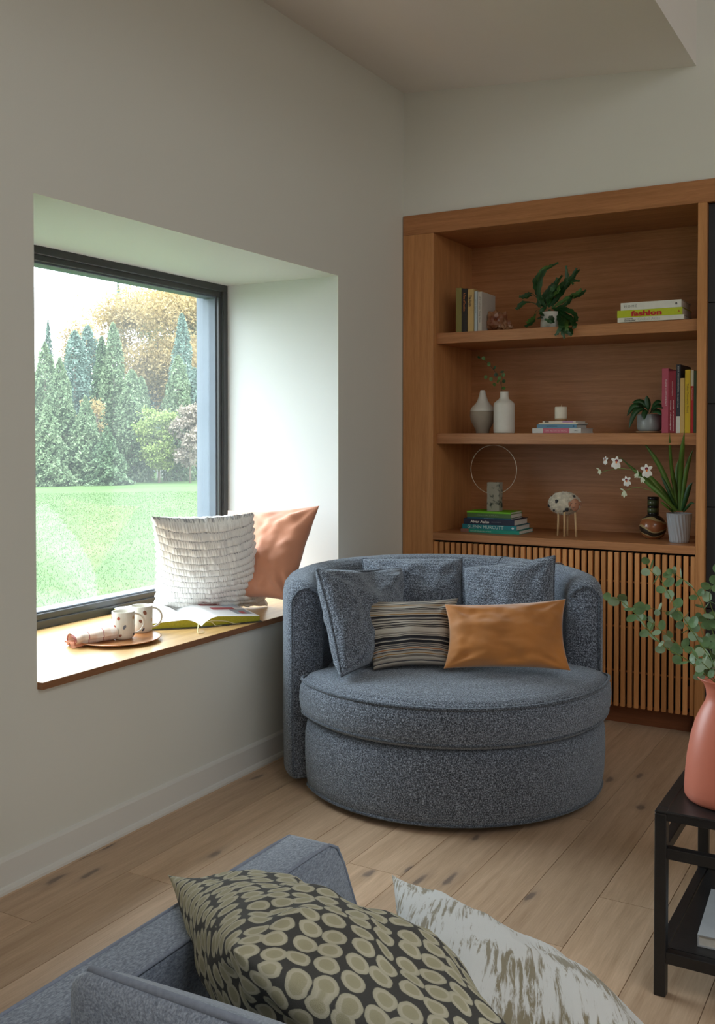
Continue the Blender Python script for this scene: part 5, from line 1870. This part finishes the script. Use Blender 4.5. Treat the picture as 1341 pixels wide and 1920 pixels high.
# back cushion: soft box with a welted near edge
def softbox(name, x0, x1, y0, y1, z0, z1, r, mat, parent, seed, amp=0.008, slope=0.0):
    bm_ = bmesh.new()
    bmbox(bm_, x0, x1, y0, y1, z0, z1)
    bmesh.ops.subdivide_edges(bm_, edges=bm_.edges[:], cuts=26, use_grid_fill=True)
    cx_, cy_, cz_ = (x0 + x1) / 2, (y0 + y1) / 2, (z0 + z1) / 2
    hx, hy, hz = (x1 - x0) / 2, (y1 - y0) / 2, (z1 - z0) / 2
    for v in bm_.verts:
        p = Vector((v.co.x - cx_, v.co.y - cy_, v.co.z - cz_))
        q = Vector((max(-hx + r, min(hx - r, p.x)), max(-hy + r, min(hy - r, p.y)), max(-hz + r, min(hz - r, p.z))))
        d = p - q
        if d.length > 1e-6: p = q + d.normalized() * min(r, d.length)
        nz = noise.noise(Vector((v.co.x * 5 + seed, v.co.y * 7, v.co.z * 7)))
        p += (p.normalized()) * nz * amp
        u, w = p.x / hx, p.z / hz
        p.y += math.copysign(1, p.y) * 0.018 * max(0, 1 - u * u) * max(0, 1 - w * w)
        p.z += 0.012 * max(0, 1 - u * u) * (1 if p.z > 0 else 0)
        if p.z > 0: p.z -= slope * (p.y + hy) * (p.z / hz)
        v.co = Vector((cx_, cy_, cz_)) + p
    return mkbm(name, bm_, mat, parent, True)
softbox('back_cushion', 1.424, 2.10, -3.517, -3.425, 0.32, 0.717, 0.030, M['sofa'], sofa, 2, 0.004, 0.55)
softbox('back_cushion', 2.11, 2.78, -3.517, -3.425, 0.32, 0.71, 0.030, M['sofa'], sofa, 5, 0.004, 0.55)
box('back_frame', AX1 + .002, 3.2, -3.86, -3.54, 0.05, 0.54, M['sofa'], sofa, 0.03, 4, True)
from mathutils.bvhtree import BVHTree
_bc = min([o for o in sofa.children if o.name.startswith('back_cushion')], key=lambda o: min(v.co.x for v in o.data.vertices))
_bv = BVHTree.FromPolygons([tuple(v.co + wloc(_bc)) for v in _bc.data.vertices], [tuple(p.vertices) for p in _bc.data.polygons])
_pp = []
for i in range(41):
    x = 1.434 + 0.64 * i / 40
    hit = _bv.ray_cast(Vector((x, -3.80, 1.010)), Vector((0, 0.7071, -0.7071)))
    if hit[0] is not None: _pp.append(hit[0] + Vector((0, -0.0015, 0.0015)))
_pp = [_pp[0] + Vector((-0.004, 0.012, -0.10)), _pp[0] + Vector((-0.004, 0.003, -0.03))] + _pp
tube('cushion_piping', _pp, 0.0042, M['sofawelt'], sofa, 8)

pillow('sofa_pillow', (1.246,-3.144,0.622), (1.70, -3.14, 0.47), (1.93, -3.36, 0.60), (1.548,-3.386,0.7), 0.21, M['dots'],
       'green-grey throw pillow printed with pebble ovals, nearest the sofa arm', wr=0.010, seed=8, pinch=0.05, n=54, p=0.62, arc=True)
pillow('sofa_pillow', (1.319,-2.596,0.426), (1.93, -2.93, 0.40), (2.06, -3.28, 0.52), (1.70, -3.30, 0.56), 0.20, M['birch'],
       'white throw pillow with a tan bark-like weave on the sofa', wr=0.007, seed=9, pinch=0.05, n=54, p=0.62, arc=True)

# ------------------------------------------------------------------ outdoors
GZ = -0.32
def gz(x, y):
    return GZ + 0.10 * noise.noise(Vector((x * .06, y * .06, 0))) * min(1, max(0, (-x - 3) / 10))
vs, fs = [], []
NX, NY = 70, 70
for j in range(NY + 1):
    for i in range(NX + 1):
        x = -0.9 - 90 * (i / NX) ** 1.8
        y = -40 + 120 * j / NY
        vs.append((x, y, gz(x, y)))
for j in range(NY):
    for i in range(NX):
        a = j * (NX + 1) + i
        fs.append((a, a + 1, a + NX + 2, a + NX + 1))
lawn = mk('lawn', vs, fs, M['lawn'], None, True)
tag(lawn, 'bright green lawn running back to the trees', 'lawn')
rg = np.random.default_rng(5)
NB = 110000
r_ = rg.uniform(2.2, 26, NB)
dirx, diry = -0.72, 0.69
ang = np.radians(rg.uniform(112, 150, NB))
X = 2.18 + (r_ + 2) * np.cos(ang)
Y = -4.22 + (r_ + 2) * np.sin(ang)
keep = X < -1.0
X, Y, rk = X[keep], Y[keep], r_[keep]
nb = len(X)
hgt = rg.uniform(0.012, 0.028, nb)
wdt = rg.uniform(0.0018, 0.0035, nb) * (1 + rk * 0.09)
th_ = rg.uniform(0, 6.28, nb)
Z = np.array([gz(a, b) for a, b in zip(X, Y)])
V = np.empty((nb, 3, 3))
V[:, 0] = np.stack([X - wdt * np.cos(th_), Y - wdt * np.sin(th_), Z - .005], 1)
V[:, 1] = np.stack([X + wdt * np.cos(th_), Y + wdt * np.sin(th_), Z - .005], 1)
V[:, 2] = np.stack([X + rg.normal(0, .012, nb), Y + rg.normal(0, .012, nb), Z + hgt], 1)


def rawmesh(name, V, k, mat, parent=None):
    m_ = bpy.data.meshes.new(name)
    nf = V.shape[0]
    m_.vertices.add(nf * k)
    m_.vertices.foreach_set('co', V.reshape(-1))
    m_.loops.add(nf * k)
    m_.loops.foreach_set('vertex_index', np.arange(nf * k, dtype=np.int32))
    m_.polygons.add(nf)
    m_.polygons.foreach_set('loop_start', np.arange(0, nf * k, k, dtype=np.int32))
    m_.polygons.foreach_set('loop_total', np.full(nf, k, dtype=np.int32))
    m_.materials.append(mat)
    m_.update(calc_edges=True)
    o = bpy.data.objects.new(name, m_)
    COL.objects.link(o)
    if parent is not None: o.parent = parent
    return o


tag(rawmesh('grass_blades', V, 3, M['grass']), 'fine grass blades standing on the lawn', 'grass', kind='stuff')

FOL = {
    'dark': mat_foliage('thuja_green', (0.0396, 0.0726, 0.0363), (0.132, 0.1848, 0.099)),
    'mid': mat_foliage('arborvitae_green', (0.0726, 0.1122, 0.0561), (0.1914, 0.2442, 0.1386)),
    'blue': mat_foliage('blue_spruce', (0.066, 0.1056, 0.0858), (0.1716, 0.2376, 0.1914)),
    'lime': mat_foliage('lime_shrub', (0.1188, 0.165, 0.0396), (0.2178, 0.264, 0.0924)),
    'gold': mat_foliage('autumn_gold', (0.2376, 0.165, 0.066), (0.3432, 0.264, 0.1386), 0.5),
    'pale': mat_foliage('autumn_pale', (0.2112, 0.2112, 0.0924), (0.3168, 0.3036, 0.1716), 0.5),
    'twig': mat_foliage('bare_birch_twigs', (0.165, 0.132, 0.099), (0.264, 0.2244, 0.1848)),
}


def tree(px_top, halfw, kind, shape, label, cat='tree', group=None, n=5200, leaf=0.085, name='tree', trunk=0.10, low=0.0):
    """px_top: world point of the crown's tip; halfw: crown radius in metres"""
    x, y, zt = px_top
    z0 = gz(x, y)
    hgt = zt - z0
    t = thing(name, (x, y, z0), label, cat, group)
    g = np.random.default_rng(int(abs(x * 1000 + zt * 77)) % 100000)
    n, leaf = int(n * 1.6), leaf * 0.74
    if shape == 'column':
        h = g.beta(1.1, 1.25, n)
        rad = halfw * np.clip(np.minimum(1, (1 - h) ** 0.55 * 1.25), 0, 1) * (0.82 + 0.18 * np.minimum(1, h * 6))
    elif shape == 'cone':
        h = g.beta(1.0, 1.7, n)
        rad = halfw * (1 - h) ** 0.85
    else:
        h = None
    if h is not None:
        a = g.uniform(0, 2 * np.pi, n)
        lump = 1 + 0.20 * np.sin(a * 3 + h * 14) + 0.13 * np.sin(a * 7 - h * 31)
        rr_ = rad * lump * np.sqrt(g.uniform(0.35, 1, n))
        P = np.stack([x + rr_ * np.cos(a), y + rr_ * np.sin(a), z0 + low + h * (hgt - low)], 1)
    else:
        # clustered broad crown
        K = 46
        cc = g.normal(0, 1, (K, 3))
        cc /= np.linalg.norm(cc, axis=1)[:, None]
        cc *= (g.uniform(0.25, 1, K) ** 0.5)[:, None]
        ch = (hgt - low) / 2
        cen = np.array([x, y, z0 + low + ch]) + cc * np.array([halfw, halfw, ch]) * 0.80
        which = g.integers(0, K, n)
        P = cen[which] + g.normal(0, 1, (n, 3)) * np.array([halfw, halfw, halfw * .62]) * 0.155
        nb_ = min(K, 16)
        for q in range(nb_):
            tube('branch', spline([(x, y, z0 + low * .8 + 0.15 * hgt), tuple(np.array([x, y, z0 + low]) * .45 + cen[q] * .55), tuple(cen[q])], 8), 0.035, M['bark'], t, 5, taper=lambda s: 1 - .75 * s)
    u = g.normal(0, 1, (n, 3))
    u /= np.linalg.norm(u, axis=1)[:, None]
    w = np.cross(u, g.normal(0, 1, (n, 3)))
    w /= np.linalg.norm(w, axis=1)[:, None]
    s1 = (leaf * g.uniform(0.5, 1.2, n))[:, None]
    Q = np.empty((n, 4, 3))
    Q[:, 0] = P - u * s1
    Q[:, 1] = P + w * s1 * .55
    Q[:, 2] = P + u * s1
    Q[:, 3] = P - w * s1 * .55
    off = np.array([x, y, z0])
    tag(rawmesh('crown', Q - off, 4, FOL[kind], t), kind='stuff')
    tube('trunk', [(x, y, z0 - .05), (x, y, z0 + hgt * (.85 if shape != 'broad' else .55))], trunk, M['bark'], t, 8, taper=lambda s: 1 - .7 * s)
    return t


CG = 'columnar evergreens along the lawn edge'
tree((-22.69,21.8,5.2), 0.55, 'mid', 'column', 'tallest columnar evergreen, just left of the autumn maple', group=CG, n=7000)
tree((-23.4,21.95,4.76), 0.45, 'dark', 'column', 'slim dark columnar evergreen beside the tallest one', group=CG)
tree((-21.56,21.5,3.5), 0.62, 'mid', 'column', 'broad columnar evergreen in the middle of the window view', group=CG, n=7000)
tree((-21.72,22.16,3.31), 0.42, 'mid', 'column', 'columnar evergreen touching the right of the broad middle one', group=CG)
tree((-21.56,24.16,5.72), 0.55, 'blue', 'column', 'tall pale columnar evergreen near the right window jamb', group=CG, n=6500)
tree((-20.7,22.92,4.04), 0.62, 'mid', 'column', 'shorter columnar evergreen in front of the tall pale one', group=CG, n=6500)
tree((-20.83,23.98,3.69), 0.6, 'blue', 'column', 'columnar evergreen partly hidden by the window jamb', group=CG)
tree((-25.05,22.28,5.1), 0.8, 'blue', 'column', 'bluish evergreen between the spruces and the dark columns', group=CG, n=6500)
tree((-25.43,23.32,5.42), 0.75, 'blue', 'column', 'bluish evergreen standing behind the slim dark column', group=CG, n=6500)
tree((-27.16,22.96,5.69), 0.55, 'blue', 'cone', 'pointed spruce tip rising above the trees at the far left')
tree((-24.3,20.16,4.5), 1.35, 'mid', 'cone', 'wide spruce at the left edge of the window', n=9000)
tree((-22.88,19.49,3.88), 1.0, 'mid', 'cone', 'bushy spruce right of the wide left spruce', n=8000)
tree((-21.6,19.37,2.54), 0.85, 'mid', 'cone', 'lower sweeping spruce in front of the dark columns', n=7500)
tree((-20.78,19.48,1.53), 0.75, 'dark', 'cone', 'small dark spruce at the foot of the tallest column', n=6500)
tree((-22.06,18.16,2.21), 0.9, 'mid', 'cone', 'low spruce at the bottom left of the window', n=7000)
tree((-26.23,28.05,8.4), 3.3, 'gold', 'broad', 'large golden autumn maple behind the evergreens', n=26000, leaf=0.10, low=2.2, trunk=.2)
tree((-27.12,31.23,8.94), 2.6, 'pale', 'broad', 'pale yellow-green tree behind the maple on the right', n=12000, leaf=0.13, low=3.0, trunk=.2)
tree((-30.11,29.92,8.51), 0.9, 'blue', 'cone', 'blue-green pine top showing left of the maple', n=6000)
tree((-27.06,24.52,6.13), 0.95, 'gold', 'broad', 'sparse rusty young tree against the white sky', n=1800, leaf=0.08, low=3.6, trunk=.05)
tree((-21.86,19.82,2.78), 0.55, 'gold', 'broad', 'small rusty sapling among the spruces', n=900, leaf=0.06, low=1.2, trunk=.03)
tree((-20.22,21.35,2.58), 0.8, 'lime', 'broad', 'bright yellow-green shrub beside the middle evergreen', 'shrub', n=8000, leaf=0.07, name='shrub', low=0.2, trunk=.05)
tree((-19.18,21.71,2.58), 0.7, 'twig', 'broad', 'pale bare-twigged birch next to the window jamb', n=3500, leaf=0.09, low=.3, trunk=.04)
# hedge mass far behind, closing the view
for i, (px, lab) in enumerate((((-30.54,25.19,3.87), 'left'), ((-29.51,26.3,3.55), 'centre left'), ((-28.34,27.47,3.92), 'centre'), ((-27.02,28.69,4.18), 'centre right'), ((-25.54,29.94,4.43), 'right'))):
    tree(px, 1.6, 'blue' if i % 2 else 'dark', 'column', 'hazy dark hedge tree in the back row, ' + ('leftmost', 'second from the left', 'middle one', 'fourth from the left', 'rightmost')[i], group='back row of hedge trees', n=8000, leaf=0.14)
# small posts and box by the trees
for px in ((-22.76,24.238,-0.3), (-22.586,24.337,-0.3), (-22.43,24.427,-0.3)):
    z0 = gz(px[0], px[1])
    tag(box('garden_post', px[0] - .06, px[0] + .06, px[1] - .06, px[1] + .06, z0, z0 + .32, flat((0.62, 0.62, 0.6))), 'short white garden post at the foot of the trees', 'post', 'white posts at the lawn edge')
px = (-22.94,25.268,-0.3)
z0 = gz(px[0], px[1])
tag(box('utility_box', px[0] - .2, px[0] + .2, px[1] - .2, px[1] + .2, z0, z0 + .5, flat((0.16, 0.2, 0.22)), None, 0.02, 1), 'grey utility box beside the white garden posts', 'box')
